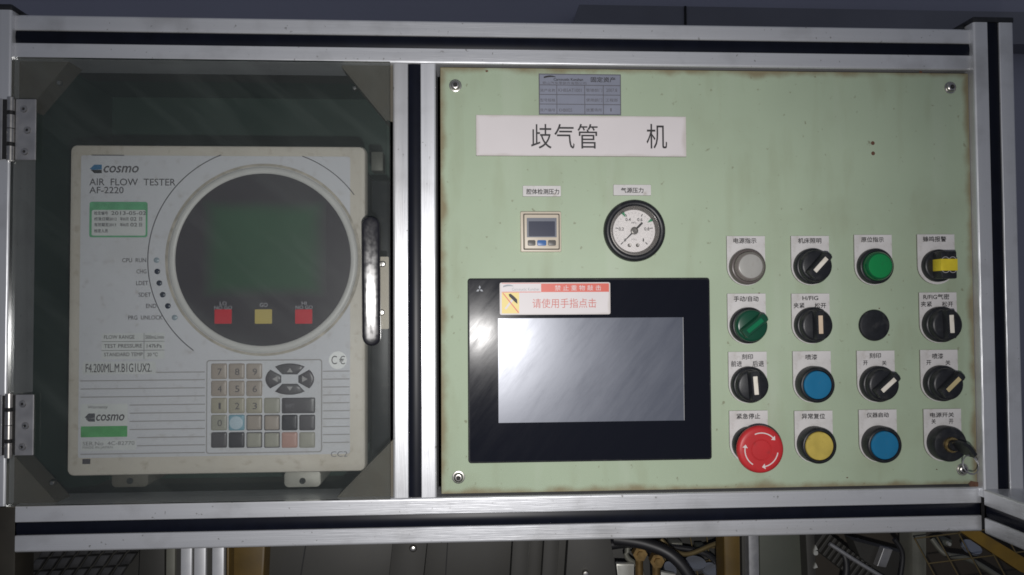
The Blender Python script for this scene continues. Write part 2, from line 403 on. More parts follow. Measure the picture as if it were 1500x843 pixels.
# ------------------------------------------------------------------ aluminium frame
YR, YP = -3.0, -8.0      # front of rails / of posts
PW = 36.0
def section(slot=True, wdt=PW):
    h = wdt/2; r = 2.0; s = 5.4
    p = []
    if slot: p += [(-s, 4.5), (-s, .5), (-s-.5, 0)]
    for i in range(6):
        a = math.radians(90*i/5); p.append((-h+r-r*math.sin(a), r-r*math.cos(a)))
    p += [(-h, wdt), (h, wdt)]
    for i in range(6):
        a = math.radians(90*i/5); p.append((h-r+r*math.cos(a), r-r*math.sin(a)))
    if slot: p += [(s+.5, 0), (s, .5), (s, 4.5)]
    return p
def strip_section():
    s = 5.2
    return [(-s, 4.4), (-s, 1.6)]+[(-s+2*s*i/8, 1.6-.9*math.sin(math.pi*i/8)) for i in range(1, 8)]+[(s, 1.6), (s, 4.4)]
def extrude(sec, axis, a0, a1, c, front):
    bm = bmesh.new(); L = []
    for a in (a0, a1):
        lp = []
        for s, t in sec:
            if axis == 'x': co = (a, front+t, c+s)
            elif axis == 'z': co = (c+s, front+t, a)
            else: co = (front+t, a, c+s)
            lp.append(bm.verts.new(co))
        L.append(lp)
    n = len(sec)
    for i in range(n): bm.faces.new((L[0][i], L[0][(i+1) % n], L[1][(i+1) % n], L[1][i]))
    bm.faces.new(L[0]); bm.faces.new(L[1])
    bmesh.ops.triangulate(bm, faces=[f for f in bm.faces if len(f.verts) > 6])
    return bm
def profile(name, parent, axis, a0, a1, c, front, wdt=PW, strip=True):
    o = obj(name, extrude(section(strip, wdt), axis, a0, a1, c, front), 'aluminium_'+axis, parent, smooth=0)
    if strip: obj('slot_strip', extrude(strip_section(), axis, a0+.3, a1-.3, c, front), 'slot_rubber', o, smooth=40)
    return o
def zmean(ps, Y): return sum(at(x, y, Y)[1] for x, y in ps)/len(ps)
z_top_hi = zmean([(20, 18.7), (233, 23.8), (480, 29.9), (680, 34.7), (880, 37.3), (1200, 38), (1415, 39)], YR)
z_top_lo = zmean([(20, 83), (233, 86), (480, 93), (640, 96), (880, 98), (1200, 100), (1415, 102)], YR)
z_bot_hi = zmean([(12, 744.6), (240, 739.6), (550, 730), (640, 726.5), (870, 724), (1200, 716.4), (1430, 714)], YR)
z_bot_lo = zmean([(70, 812), (520, 798), (637, 793.7), (870, 790), (1200, 785), (1437, 780.5)], YR)
x_lp = (at(15.5, 100, YP)[0]+at(8.5, 660, YP)[0])/2           # right edge of left post
x_rp0 = (at(1427.5, 100, YP)[0]+at(1440, 660, YP)[0])/2
x_rp1 = (at(1487, 100, YP)[0]+at(1499, 660, YP)[0])/2
x_c0, x_c1 = at(575.5, 400, YR)[0], at(639, 400, YR)[0]
fr = thing('aluminium_frame', 'grey aluminium profile frame with black slot strips round panel and window', 'frame', (x_lp+x_rp1)/2, 15, z_bot_lo)
tw, bw, rw = z_top_hi-z_top_lo, z_bot_hi-z_bot_lo, x_rp1-x_rp0
print('FRAME', tw, bw, rw, x_c1-x_c0, z_top_hi, z_bot_lo, x_lp, x_rp0)
profile('top_rail', fr, 'x', x_lp-.5, x_rp0+.5, (z_top_hi+z_top_lo)/2, YR, tw)
profile('bottom_rail', fr, 'x', at(22, 780, YR)[0], x_rp0+.5, (z_bot_hi+z_bot_lo)/2, YR, bw)
profile('center_post', fr, 'z', z_bot_hi+.2, z_top_lo-.2, (x_c0+x_c1)/2, YR, x_c1-x_c0)
zpt = at(1450, 33, YP)[1]
profile('side_post', fr, 'z', z_bot_hi-8, zpt, (x_rp0+x_rp1)/2, YP, rw)
zpl = at(5, 14.5, YP)[1]
profile('side_post', fr, 'z', at(5, 742, YP)[1], zpl, x_lp-rw/2, YP, rw)
for cx, zt in (((x_rp0+x_rp1)/2, zpt), (x_lp-rw/2, zpl)):
    obj('end_cap', bx(cx-rw/2-.4, cx+rw/2+.4, YP-.4, YP+rw+.4, zt+.05, zt+5, b=1.2), 'black_plastic', fr)
    s = -1 if cx > 0 else 1
    e = cx+s*rw/2
    obj('corner_wedge', prism(bmesh.new(), [(e+s*.6, zt+2.5), (e+s*.6, z_top_hi+.1), (e+s*13, z_top_hi+.1)], YR+6, YR+28), 'black_plastic', fr)
xl0, xl1 = at(-40, 790, 6)[0], at(24, 790, 6)[0]
obj('lower_stub', bx(xl0, xl1-1, 6, 34, -420, at(5, 743, 6)[1], b=1), 'stub', fr)
# rail that comes forward from the lower right corner, its side slot towards the camera
xf = at(1443, 750, -9)[0]; zf = (at(1444, 716, -9)[1]+at(1441, 784, -9)[1])/2
profile('forward_rail', fr, 'y', -330, YP-.4, zf, xf, bw)
obj('joint_block', bx(x_rp0-3, x_rp0+6, YR+3, YR+30, z_bot_lo+2, z_bot_hi-8.5), 'dark', fr)

# ------------------------------------------------------------------ enclosure body behind the frame
zi0, zi1 = z_bot_hi-6, z_top_lo+6
en = thing('instrument_enclosure', 'dark green painted box interior behind the clear door', 'enclosure', 0, 120, zi0)
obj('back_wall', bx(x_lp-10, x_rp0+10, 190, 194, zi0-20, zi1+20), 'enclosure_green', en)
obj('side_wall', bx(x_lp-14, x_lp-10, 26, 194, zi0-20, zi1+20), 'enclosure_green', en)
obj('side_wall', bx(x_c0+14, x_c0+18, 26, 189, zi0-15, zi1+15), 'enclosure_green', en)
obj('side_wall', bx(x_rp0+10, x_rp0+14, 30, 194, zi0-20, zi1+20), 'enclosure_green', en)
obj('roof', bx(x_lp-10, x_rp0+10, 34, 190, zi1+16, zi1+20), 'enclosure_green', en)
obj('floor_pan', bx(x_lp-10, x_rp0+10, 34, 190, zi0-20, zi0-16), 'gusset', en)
za = at(300, 106, 34)[1]
obj('ledge', bx(x_lp+30, x_c0-30, 32, 60, za-1.2, za+20), 'grey_sheet', en)
obj('ledge_lip', bx(x_lp+30, x_c0-34, 30.5, 31.9, za-1.6, za+.6), 'dull_steel', en)
xb, zb = at(552, 237, 60)
obj('cable_clip', bx(xb-5, xb+6, 58, 75, zb-9, zb+9, b=.8), 'grey_post', en)
obj('cable_trunk', bx(xb-8, xb+10, 80, 110, zi0+20, zb-14, b=2), 'black_plastic', en)

def gusset(label, pts, fl_pts, scr):
    Y = 4.0
    p = px_poly(pts, Y); t = thing('corner_bracket', label, 'bracket', p[0][0], Y, p[0][1], 'triangular corner brackets in the window bay')
    obj('plate', prism(bmesh.new(), p, Y, Y+2), 'gusset', t)
    a, b = px_poly(fl_pts, Y)
    n = Vector((b[1]-a[1], 0, -(b[0]-a[0]))).normalized()
    bm = bmesh.new(); q = []
    c = Vector(((p[0][0]+p[1][0]+p[2][0])/3, 0, (p[0][1]+p[1][1]+p[2][1])/3))
    if n.dot(Vector((a[0], 0, a[1]))-c) < 0: n = -n
    for pt in (a, b): 
        for (k, y) in ((.1, Y), (1.5, Y), (1.5, Y+22), (.1, Y+22)):
            q.append(bm.verts.new((pt[0]+n.x*k, y, pt[1]+n.z*k)))
    for f in ((0, 1, 2, 3), (4, 5, 6, 7), (0, 1, 5, 4), (1, 2, 6, 5), (2, 3, 7, 6), (3, 0, 4, 7)): bm.faces.new([q[i] for i in f])
    obj('flange', bm, 'gusset', t)
    for s in scr:
        x, z = at(*s, Y+5); x += n.x*1.5; z += n.z*1.5
        obj('screw', lt(x, z, [(0, Y+6), (2.2, Y+6), (2.2, Y+3.5), (1.4, Y+2.2), (0, Y+2)], 14), 'steel', t)
gusset('tan triangular corner bracket above the upper hinge', [(12, 86), (100, 88), (40, 158), (12, 180)], [(100, 88), (40, 158)], [(86, 121)])
gusset('tan triangular corner bracket at upper right of the window, beside centre post', [(502, 96), (582, 96), (582, 182), (568, 176)], [(502, 96), (568, 176)], [(522, 129)])
gusset('brown triangular corner bracket at lower right of the window, beside centre post', [(582, 642), (582, 736), (490, 736)], [(582, 642), (490, 736)], [])
gusset('dark triangular corner bracket below the lower hinge', [(10, 660), (84, 742), (10, 744)], [(10, 660), (84, 742)], [(76, 709)])

# ------------------------------------------------------------------ air flow tester
YT = 10.0
x0, z0, x1, z1 = R(99.5, 213, 535.5, 695, YT)
te = thing('air_flow_tester', 'off-white bench air flow tester with round dark display and keypad behind clear door', 'tester', (x0+x1)/2, 80, z0)
obj('front_bezel', prism(bmesh.new(), rrect(x0, z0, x1, z1, 5, 5), YT, YT+14, b=3.0), 'beige_plastic', te)
obj('housing', bx(x0+9, x1-9, YT+13.5, 150, z0+8, z1-8, b=3), 'body_grey', te)
ov = obj('front_overlay', prism(bmesh.new(), rrect(*R(117, 229, 513, 668, YT), 2), YT-.5, YT+1), 'overlay', te)
YO = YT-.5; YL = YO-.15
# round display
cx, cz = at(386.5, 380.5, YT); k = 1/1.675
ring = obj('display_ring', lt(cx, cz, [(80.6, YT+.5), (80.2, YO-.4), (79.4, YO-1.2), (78.2, YO-1.7), (76.8, YO-1.8), (75.4, YO-1.5), (74.4, YO-.9), (74.2, YO)], 96), 'ring_plastic', te, smooth=50)
obj('groove_shade_band', arc(bmesh.new(), cx, cz, 80.6, 83.0, 0, 360, YO-.12, YO+.4, 96), 'groove_shade', te)  # flat coloured band painting the shadow outside the display ring
obj('display_window', lt(cx, cz, [(0, YO-.35), (74.6, YO-.35), (74.6, YO+.2)], 96), 'display_dark', te)
YD = YO-.6
obj('screen', prism(bmesh.new(), rrect(*R(296, 293, 478, 436, YD), 3), YD, YD+.3), 'lcd_green', te)
for xx, yy, m, tl in ((327, 464, 'led_red', [('LO', 322, 442, 332, 447.5), ('NO GO', 314, 448.5, 340, 453.5)]),
                      (386, 464, 'led_yellow', [('GO', 380.5, 444, 392, 450)]),
                      (445, 464, 'led_red', [('HI', 442, 442, 449, 447), ('NO GO', 433, 448, 458, 453)])):
    l = obj('judgement_lamp', prism(bmesh.new(), rrect(*R(xx-12.5, yy-10.5, xx+12.5, yy+10.5, YD), .6), YD-.4, YD+.3), m, te)
    for a in tl: text(*a, YD-.1, 'lamp_print', l, bold=.004)
# printed arc
kk = 1/1.675
arcs = bmesh.new(); arc(arcs, cx, cz, 97.0, 97.8, 112, 233, YL, YO+.1, 60)
obj('printed_arc', arcs, 'print_grey', te); arcs = bmesh.new(); arc(arcs, cx, cz, 95.0, 95.8, 36, 70, YL, YO+.1, 24)
obj('printed_arc', arcs, 'print_grey', te)
# stripes
for i in range(11):
    yl = 545.5+i*11.9
    xl = 118 if yl > 645 or (550 < yl < 590) else (229 if yl < 549 else 190)
    if 640 < yl < 662: xl = 201
    a = R(xl, yl-.8, 300, yl+.8, YL); obj('stripe', bx(a[0], a[2], YL, YO+.1, a[1], a[3]), 'stripe', te)
    if i < 10:
        yr = 544+i*11.6; a = R(473, yr-.8, 512, yr+.8, YL); obj('stripe', bx(a[0], a[2], YL, YO+.1, a[1], a[3]), 'stripe', te)
a = R(134, 227, 182, 228.3, YL); obj('scuff', bx(a[0], a[2], YL, YO+.1, a[1], a[3]), 'print_grey', te)
# writing
def emblem(parent, x0, y0, x1, y1, m, m2):
    o = obj('emblem', prism(bmesh.new(), px_poly([(x0, (y0+y1)/2), (x0+(x1-x0)*.38, y0), (x1, y0), (x1, y0+(y1-y0)*.55), (x0+(x1-x0)*.3, y0+(y1-y0)*.62)], YL-.2), YL-.2, YL-.05), m, parent)
    obj('emblem_base', prism(bmesh.new(), px_poly([(x0+1, (y0+y1)/2+1), (x0+(x1-x0)*.3, y0+(y1-y0)*.62), (x1, y0+(y1-y0)*.6), (x1, y1), (x0+(x1-x0)*.38, y1)], YL-.2), YL-.2, YL-.05), m2, parent)
emblem(te, 131.5, 241.5, 149, 254, 'logo_blue', 'ink')
text('cosmo', 152, 243.5, 203, 253, YL, 'print_grey', te, bold=.02, shear=.25)
text('AIR  FLOW  TESTER', 131, 262, 257, 272, YL, 'print_grey', te, bold=.008)
text('AF-2220', 131, 274, 181, 283.5, YL, 'print_grey', te, bold=.008)
for s, xa, xb_, y, xl, lit in (('CPU  RUN', 179, 214, 381.5, 229.5, 1), ('CHG', 200, 214.5, 398, 230.5, 0), ('LDET', 199.5, 217, 415, 233.5, 0), ('SDET', 203, 221, 432, 238.5, 0), ('END', 214, 229, 448.5, 246, 0), ('PRG  UNLOCK', 188, 238, 465.5, 256, 1)):
    text(s, xa, y-3, xb_, y+3, YL, 'print_grey', te, bold=.006)
    px_, pz_ = at(xl, y, YO); obj('indicator_lamp', lt(px_, pz_, [(2.4, YO+.1), (2.4, YO-.3), (1.6, YO-.9), (0, YO-1.1)], 16), 'led_clear' if lit else 'led_dark', te)
st = obj('range_table', bx(*(lambda r: (r[0], r[2]))(R(149, 488, 241, 526, YL)), YL, YO+.1, *(lambda r: (r[1], r[3]))(R(149, 488, 241, 526, YL))), 'sticker', te)
for s, xa, xb_, y in (('FLOW RANGE', 152.5, 197, 494), ('500mL/min', 213, 240, 494), ('TEST PRESSURE', 152.5, 208, 507), ('147kPa', 215, 237, 507), ('STANDARD TEMP', 152.5, 209, 519.5), ('20 ℃', 216, 231, 519.5)):
    text(s, xa, y-2.7, xb_, y+2.7, YL-.12, 'print_grey', st, bold=.004)
for yy in (500.5, 513.5): a = R(149, yy-.4, 241, yy+.4, YL); obj('rule', bx(a[0], a[2], YL-.1, YL+.1, a[1], a[3]), 'print_pale', st)
a = R(210.6, 488, 211.4, 526, YL); obj('rule', bx(a[0], a[2], YL-.12, YL+.1, a[1], a[3]), 'print_pale', st)
def sticker(name, x0, y0, x1, y1, m, parent=te, r=1.0, Y=YL, th=.1):
    return obj(name, prism(bmesh.new(), rrect(*R(x0, y0, x1, y1, Y), r), Y-th, YO+.05), m, parent)
s1 = sticker('code_sticker', 121, 530, 228, 548.5, 'sticker')
text('F4.200ML.M.B1G1UX2.', 125.5, 533, 222, 545.5, YL-.25, 'print_grey', s1, bold=.006)
s2 = sticker('inspection_sticker', 131, 296, 216, 348, 'sticker_mint', r=2)
obj('sticker_field', prism(bmesh.new(), rrect(*R(134.5, 308, 213.5, 345.5, YL), 1.5), YL-.22, YL), 'sticker', s2)
for s, xa, xb_, y in (('检定编号', 138, 158, 312.5), ('2013-05-02', 163, 214, 312.5), ('校准日期2012', 138, 171, 321), ('年05月', 176, 188, 321), ('02', 191, 200, 321), ('日', 204, 208, 321), ('有效期至2013', 138, 170, 329.5), ('年05月', 176, 188, 329.5), ('02', 191, 201, 329.5), ('日', 204, 208, 329.5), ('检定人员', 138, 158, 338.5)):
    text(s, xa, y-2.6, xb_, y+2.6, YL-.36, 'ink_soft', s2, bold=.006)
s3 = sticker('warranty_sticker', 118, 592, 187, 641, 'sticker', r=1.5)
obj('green_band', prism(bmesh.new(), rrect(*R(118.5, 624.5, 186.5, 640.5, YL), .5), YL-.22, YL), 'sticker_green', s3)
text('Warranty', 129, 594.5, 158, 600, YL-.25, 'print_grey', s3, shear=.2); emblem(s3, 124, 606, 139, 618, 'ink_soft', 'ink_soft')
text('cosmo', 141, 607.5, 182, 616.5, YL-.25, 'print_grey', s3, bold=.02, shear=.25)
s4 = sticker('serial_sticker', 119, 645, 199, 660, 'sticker', r=.4); text('SER.No  4C-82770', 121, 647, 197, 652.5, YL-.25, 'print_pale', s4); text('MADE IN JAPAN', 121, 654, 165, 658.5, YL-.25, 'print_pale', s4)
sticker('small_dark_sticker', 121, 672.5, 132.5, 680, 'key_dark', r=.4, Y=YT-.05)
text('CC2', 484.5, 661.5, 509, 669.5, YL, 'print_pale', te)
cxx, czz = at(495, 528, YO); o = obj('mark_disc', lt(cxx, czz, [(0, YL-.1), (7.6, YL-.1), (7.6, YO+.1)], 32), 'mark_white', te)
text('C', 485.5, 521.5, 493.5, 534, YL-.2, 'print_grey', o); text('€', 497, 521.5, 505.5, 534, YL-.2, 'print_grey', o)
# keypad
a = R(302, 527, 472, 664, YL)
kb = obj('keypad', prism(bmesh.new(), rrect(*a, 2.5), YL-.15, YO+.1), 'stripe', te)
obj('keypad_field', prism(bmesh.new(), rrect(a[0]+1, a[1]+1, a[2]-1, a[3]-1, 2), YL-.3, YL), 'overlay', kb)
YK = YL-.3
cols = [309.5, 335.2, 361, 387, 412.8, 438.5]; rows = [532.7, 557.8, 582.8, 607.8, 633.2]
lay = [[('7', 'key_tan'), ('8', 'key_tan'), ('9', 'key_tan')], [('4', 'key_tan'), ('5', 'key_tan'), ('6', 'key_tan')],
       [('1', 'key_olive'), ('2', 'key_olive'), ('3', 'key_olive'), ('', 'key_grey'), ('W', 'key_dark')],
       [('0', 'key_grey'), ('B', 'key_blue'), ('O', 'key_tan'), ('O', 'key_tan'), ('', 'key_black'), ('', 'key_dark')],
       [('', 'key_dark'), ('', 'key_black'), ('O', 'key_grey'), ('O', 'key_grey'), ('P', 'key_pink'), ('', 'key_grey')]]
for r, row in enumerate(lay):
    for c, (s, m) in enumerate(row):
        X = cols[c]; Yp = rows[r]; wd = 23.2 if s != 'W' else 49
        q = R(X, Yp, X+wd, Yp+23, YK)
        if s == 'O':
            fq = obj('key_frame', prism(bmesh.new(), rrect(*q, 1.2), YK-.25, YK+.1), 'key_dark', te); q = (q[0]+.6, q[1]+.6, q[2]-.6, q[3]-.6)
        ko = obj('key', dome(bmesh.new(), rrect(*q, 1.3, 4), YK+.05, 1.7), m, te, smooth=60)
        if s and s in '0123456789': text(s, X+9, Yp+7.5, X+15.5, Yp+17, YK-1.85, 'print_grey', ko)
        if s == 'B':
            xx, zz = at(X+11.6, Yp+11.5, YK); obj('cap_disc', lt(xx, zz, [(0, YK-2.1), (4, YK-2.05), (5.6, YK-1.8), (5.6, YK-1)], 24), 'key_pale', ko)
        if s == 'W': text('SHIFT', X+5, Yp+9, X+18, Yp+15, YK-1.8, 'print_pale', ko)
ex, ey = 424.6, 555.6
for a0, am, inner, tri in ((52, 128, [(-11, -6.8), (11, -6.8)], [(0, -16), (4.5, -10), (-4.5, -10)]), (232, 308, [(11, 6.8), (-11, 6.8)], [(0, 17), (4.5, 11), (-4.5, 11)]),
                           (143, 217, [(-12.5, 5), (-12.5, -5)], [(-26, 0), (-18, -4.5), (-18, 4.5)]), (-37, 37, [(12.5, -5), (12.5, 5)], [(26, 0), (18, -4.5), (18, 4.5)])):
    pts = []
    for i in range(13):
        t_ = math.radians(a0+(am-a0)*i/12)
        pts.append((ex+35.5*math.cos(t_), ey-23*math.sin(t_)))
    pts += [(ex+p[0], ey+p[1]) for p in inner]
    ko = obj('arrow_key', dome(bmesh.new(), px_poly(pts, YK), YK+.05, 1.8), 'key_dark', te, smooth=60)
    obj('arrow', prism(bmesh.new(), px_poly([(ex+p[0], ey+p[1]) for p in tri], YK-1.9), YK-2.0, YK-1.2), 'stripe', ko)
for xx, m in ((190, 'gusset'), (443, 'foot_metal')):
    a = R(xx-27, 690, xx+27, 714, YT+14)
    f = obj('foot', prism(bmesh.new(), rrect(*a, 4), YT+14, YT+90, b=1), m, te)
    px_, pz_ = at(xx, 705, YT+13.5); obj('screw', lt(px_, pz_, [(0, YT+13), (2.6, YT+13), (2.8, YT+14.5), (0, YT+14.5)], 16), 'dark', f)

# ------------------------------------------------------------------ clear door, handle, hinges
YD0 = -7.0
a = R(16.5, 91, 571.5, 736, YD0); a = (x_lp+.2, z_bot_hi-.8, a[2], z_top_lo+.8)
dr = thing('clear_door', 'clear dusty acrylic door in front of the tester, black handle at right edge', 'door', a[0], YD0, a[1])
obj('pane', bx(a[0], a[2], YD0, YD0+4, a[1]+1, a[3]-1), 'acrylic', dr)
h = R(530.5, 318, 556.5, 507.5, YD0-10)
hc, hw = (h[0]+h[2])/2, (h[2]-h[0])/2
bm = bmesh.new()
pts = rrect(h[0], h[1], h[2], h[3], hw*.98, 8)
loops = []
for s, y in ((.8, YD0-.1), (.96, YD0-3), (1, YD0-6.5), (.985, YD0-8.6), (.95, YD0-9.5), (.9, YD0-9.9), (.75, YD0-10.05), (.45, YD0-10.12), (.2, YD0-10.15)):
    loops.append([bm.verts.new((hc+(p[0]-hc)*s, y, (h[1]+hw if p[1] < (h[1]+h[3])/2 else h[3]-hw)+(p[1]-(h[1]+hw if p[1] < (h[1]+h[3])/2 else h[3]-hw))*s)) for p in pts])
n = len(pts)
for A, B in zip(loops, loops[1:]):
    for i in range(n): bm.faces.new((A[i], A[(i+1) % n], B[(i+1) % n], B[i]))
bm.faces.new(loops[0]); bm.faces.new(loops[-1])
for v in bm.verts:
    if v.co.y < YD0-4: v.co.y += .148*(v.co.x-hc)-.045*(v.co.z-(h[1]+h[3])/2)   # grip face canted a little towards the opening side
obj('handle', bm, 'handle_black', dr, smooth=60)
a = R(556, 377, 570.5, 482, YD0+9)
lp = obj('latch_plate', prism(bmesh.new(), rrect(*a, 1), YD0+4.1, YD0+6), 'switch_beige', dr)
for s in ((560.5, 387), (559, 458)):
    x, z = at(*s, YD0+4); obj('screw', lt(x, z, [(0, YD0+2.2), (1.8, YD0+2.4), (2.6, YD0+3.2), (2.8, YD0+4.2)], 18), 'steel', lp)
def hinge(label, ky, y0, y1, leaf, holes, bands, lx):
    Y = YD0
    zc = at(lx, (y0+y1)/2, Y)[1]
    t = thing('hinge', label, 'hinge', at(lx, y0, Y)[0], Y, zc, 'steel hinges of the clear door')
    q = R(leaf[0], leaf[1], leaf[2], leaf[3], Y-1.5)
    lf = obj('leaf', bx(q[0], q[2], Y-1.5, Y-.05, q[1], q[3], b=.25, seg=1), 'dull_steel', t)
    q2 = (q[0]-40, q[1], q[0]-10, q[3])
    l2 = obj('leaf', bx(q2[0], q2[2], YP-1.5, YP-.05, q[1], q[3], b=.25, seg=1), 'dull_steel', t)
    for hx, hy in holes:
        x, z = at(hx, hy, Y-1.5); sc_ = obj('screw', lt(x, z, [(0, Y-1.9), (1.2, Y-1.9), (1.2, Y-2.4), (2.6, Y-2.2), (3.1, Y-1.4)], 20), 'steel', lf)
        obj('socket', lt(x, z, [(0, Y-2.0), (1.25, Y-2.0), (1.25, Y-1.5)], 6), 'dark', sc_)
        obj('screw', lt(q[0]-16.5, z, [(0, YP-1.9), (2.6, YP-2.2), (3.1, YP-1.4)], 20), 'steel', l2)
    kx = at(lx, (y0+y1)/2, Y-3)[0]; ys = [y0]+bands+[y1]
    segs = [(y0, bands[0]-3), (bands[0]+3, (bands[0]+bands[1])/2-.6), ((bands[0]+bands[1])/2+.6, bands[1]-3), (bands[1]+3, y1)]
    for a0, a1 in segs:
        za, zb_ = at(lx, a1, Y-3)[1], at(lx, a0, Y-3)[1]
        bm = bmesh.new(); tube(bm, [(kx, Y-2.2, za), (kx, Y-2.2, zb_)], 2.9, 18); obj('knuckle', bm, 'steel', t)
    za, zb_ = at(lx, y1-1, Y-3)[1], at(lx, y0+1, Y-3)[1]
    bm = bmesh.new(); tube(bm, [(kx, Y-2.2, za), (kx, Y-2.2, zb_)], 2.2, 14); obj('pin', bm, 'dark', t)
    obj('web', bx(kx, q[0]+1, Y-1.3, Y-.2, q[1]+.5, q[3]-.5), 'dark', t); obj('web', bx(q2[2]-1, kx, YP-1.2, YP-.2, q[1]+.5, q[3]-.5), 'dark', t)
hinge('steel hinge at upper left edge of the clear door', 0, 143, 235.5, (22.4, 145.5, 52, 234.5), [(35, 160), (40, 191), (36, 222.5)], [165.5, 211.5], 15)
hinge('steel hinge at lower left edge of the clear door', 0, 577, 671, (22, 578.5, 48.5, 667.5), [(33, 592), (37, 624), (32.5, 655)], [600.5, 646.5], 12)

# ------------------------------------------------------------------ green control panel
xa = (at(645.5, 110, 0)[0]+at(646, 715, 0)[0])/2; xz = (at(1418, 110, 0)[0]+at(1432, 700, 0)[0])/2
zlo, zhi = z_bot_hi+2.2, z_top_lo-2.2
pn = thing('control_panel', 'pale green painted control panel plate carrying all switches, gauge and touch screen', 'panel', (xa+xz)/2, 0, zlo)
obj('plate', bx(xa, xz, 0, 4, zlo, zhi, b=.5), 'green_paint', pn)
for sx, sy in ((667, 125), (1393.5, 128), (671.5, 700), (1411.5, 688.5)):
    x, z = at(sx, sy, -2)
    s_ = obj('screw', lt(x, z, [(5.4, -.05), (5.4, -.8), (5.0, -1.0), (4.3, -1.0), (4.3, -2.2), (3.6, -3.2), (2.6, -3.7), (2.0, -3.7), (1.7, -2.0), (0, -2.0)], 28), 'steel', pn)
    obj('hex_socket', lt(x, z, [(0, -2.2), (1.75, -2.2), (1.9, -2.1)], 6), 'dark', s_)
for sx, sy in ((1278.5, 210), (1279, 225)):
    x, z = at(sx, sy, 0); obj('rust_hole', lt(x, z, [(0, -.12), (1.3, -.12), (1.8, -.02)], 9), 'rust', pn)
x, z = at(1429, 712, -1); obj('rust_spot', dome(bmesh.new(), [(x+6*math.cos(i*.7)*(1+.3*math.sin(i*2.3)), z+4.5*math.sin(i*.7)*(1+.25*math.cos(i*1.7))) for i in range(9)], -.02, .5), 'rust', pn)
for sx, sy, s in ((713, 104.5, 2.0), (1349, 106, 2), (1112, 430, 1.2), (1288, 452, .9), (1302, 491, 1), (1241, 700, 1), (1372, 688, .9), (1364, 48, 2)):
    if sy < 60: continue
    x, z = at(sx, sy, 0); obj('paint_chip', prism(bmesh.new(), [(x+s*math.cos(i)*(.6+.4*random.random()), z+s*.7*math.sin(i)*(.6+.4*random.random())) for i in range(6)], -.1, .1), 'rust', pn)

# ---- plates and labels
def plate(name, label, cat, x0, y0, x1, y1, m, th=1.0, r=.5, group=None):
    q = R(x0, y0, x1, y1, -th)
    t = thing(name, label, cat, (q[0]+q[2])/2, 0, q[1], group)
    b = obj('backing', prism(bmesh.new(), rrect(*q, r, 3), -th, -th*.45), m, t)
    obj('adhesive_pad', prism(bmesh.new(), rrect(q[0]-.15, q[1]-.15, q[2]+.15, q[3]+.15, r, 3), -th*.44, -.04), 'groove_dark', t)
    return t, b
t, b = plate('machine_sign', 'large white nameplate with big thin black Chinese characters', 'sign', 697.5, 170, 1005, 229, 'sign_white', 1.2)
for s, x0, x1 in (('歧', 778, 808), ('气', 812, 841.5), ('管', 846, 875.5), ('机', 947, 977)):
    text(s, x0, 182, x1, 218, -1.35, 'ink', b, bold=.004)
t, b = plate('asset_tag', 'small silver asset tag with ruled table above the white nameplate', 'tag', 789.5, 108.8, 909.5, 168.5, 'tag_silver', .5, .3)
def rule(x0, y0, x1, y1, wd, Y, m, parent):
    p, q = at(x0, y0, Y), at(x1, y1, Y)
    if abs(x1-x0) > abs(y1-y0): zc = (p[1]+q[1])/2; bm = bx(p[0], q[0], Y, Y+.15, zc-wd, zc+wd)
    else: xc = (p[0]+q[0])/2; bm = bx(xc-wd, xc+wd, Y-.01, Y+.16, q[1], p[1])
    obj('rule', bm, m, parent)
for yy in (109.6, 125.2, 139.2, 153.2, 167.6): rule(789.7, yy, 909.3, yy, .28, -.65, 'ink_soft', b)
for xx, y0 in ((790.2, 109.6), (815.7, 125.2), (856.6, 125.2), (883.8, 125.2), (908.9, 109.6)): rule(xx, y0, xx, 167.6, .28, -.65, 'ink_soft', b)
text('固定资产', 865.5, 113.3, 901.5, 120.8, -.7, 'ink', b, bold=.006)
def swoosh(parent, x0, y0, x1, y1, Y, m):
    pts = []
    for i in range(9):
        u = i/8; pts.append((x0+(x1-x0)*u, y1-(y1-y0)*(.35+.65*math.sin(math.pi*(u*.7+.15)))))
    for i in range(8, -1, -1):
        u = i/8; pts.append((x0+(x1-x0)*u, y1-(y1-y0)*(.35+.65*math.sin(math.pi*(u*.7+.15)))+(y1-y0)*(.12+.5*(1-u)*u*1.6+.3*(1-u))))
    obj('emblem', prism(bmesh.new(), px_poly(pts, Y), Y, Y+.1), m, parent)
swoosh(b, 796.5, 110.8, 814, 116, -.7, 'ink')
text('Carcoustic Kunshan', 811, 114.8, 854, 118.6, -.7, 'ink', b, bold=.006)
text('昆山汽车零部件有限公司', 795, 120, 859, 124, -.7, 'ink_soft', b)
for s, x0, x1, y in (('资产名称', 791.2, 813.5, 132.7), ('KHB5AT1001', 818, 852, 132.5), ('管理部门', 858.5, 882, 132.5), ('2007.8', 888, 904, 132.5), ('型号规格', 791.2, 813.5, 147), ('使用部门', 858.5, 882, 147), ('工程部', 887, 905, 147), ('资产编号', 791.2, 813.5, 161.5), ('KHB0025', 819, 838, 161.7), ('放置场所', 858.5, 882, 161.5), ('1', 894, 896, 161.3)):
    text(s, x0, y-2.4, x1, y+2.4, -.7, 'ink_soft', b)
t, b = plate('cavity_pressure_label', 'narrow white strip label above the small digital pressure switch', 'label', 766, 272.5, 821.5, 288, 'label_white', .8)
text('腔体检测压力', 771, 277, 819, 285, -.95, 'ink', b, bold=.010)
t, b = plate('supply_pressure_label', 'narrow white strip label above the round pressure gauge', 'label', 898.7, 271, 953.5, 286.5, 'label_white', .8)
text('气源压力', 909.5, 275.3, 942.5, 282.8, -.95, 'ink', b, bold=.010)

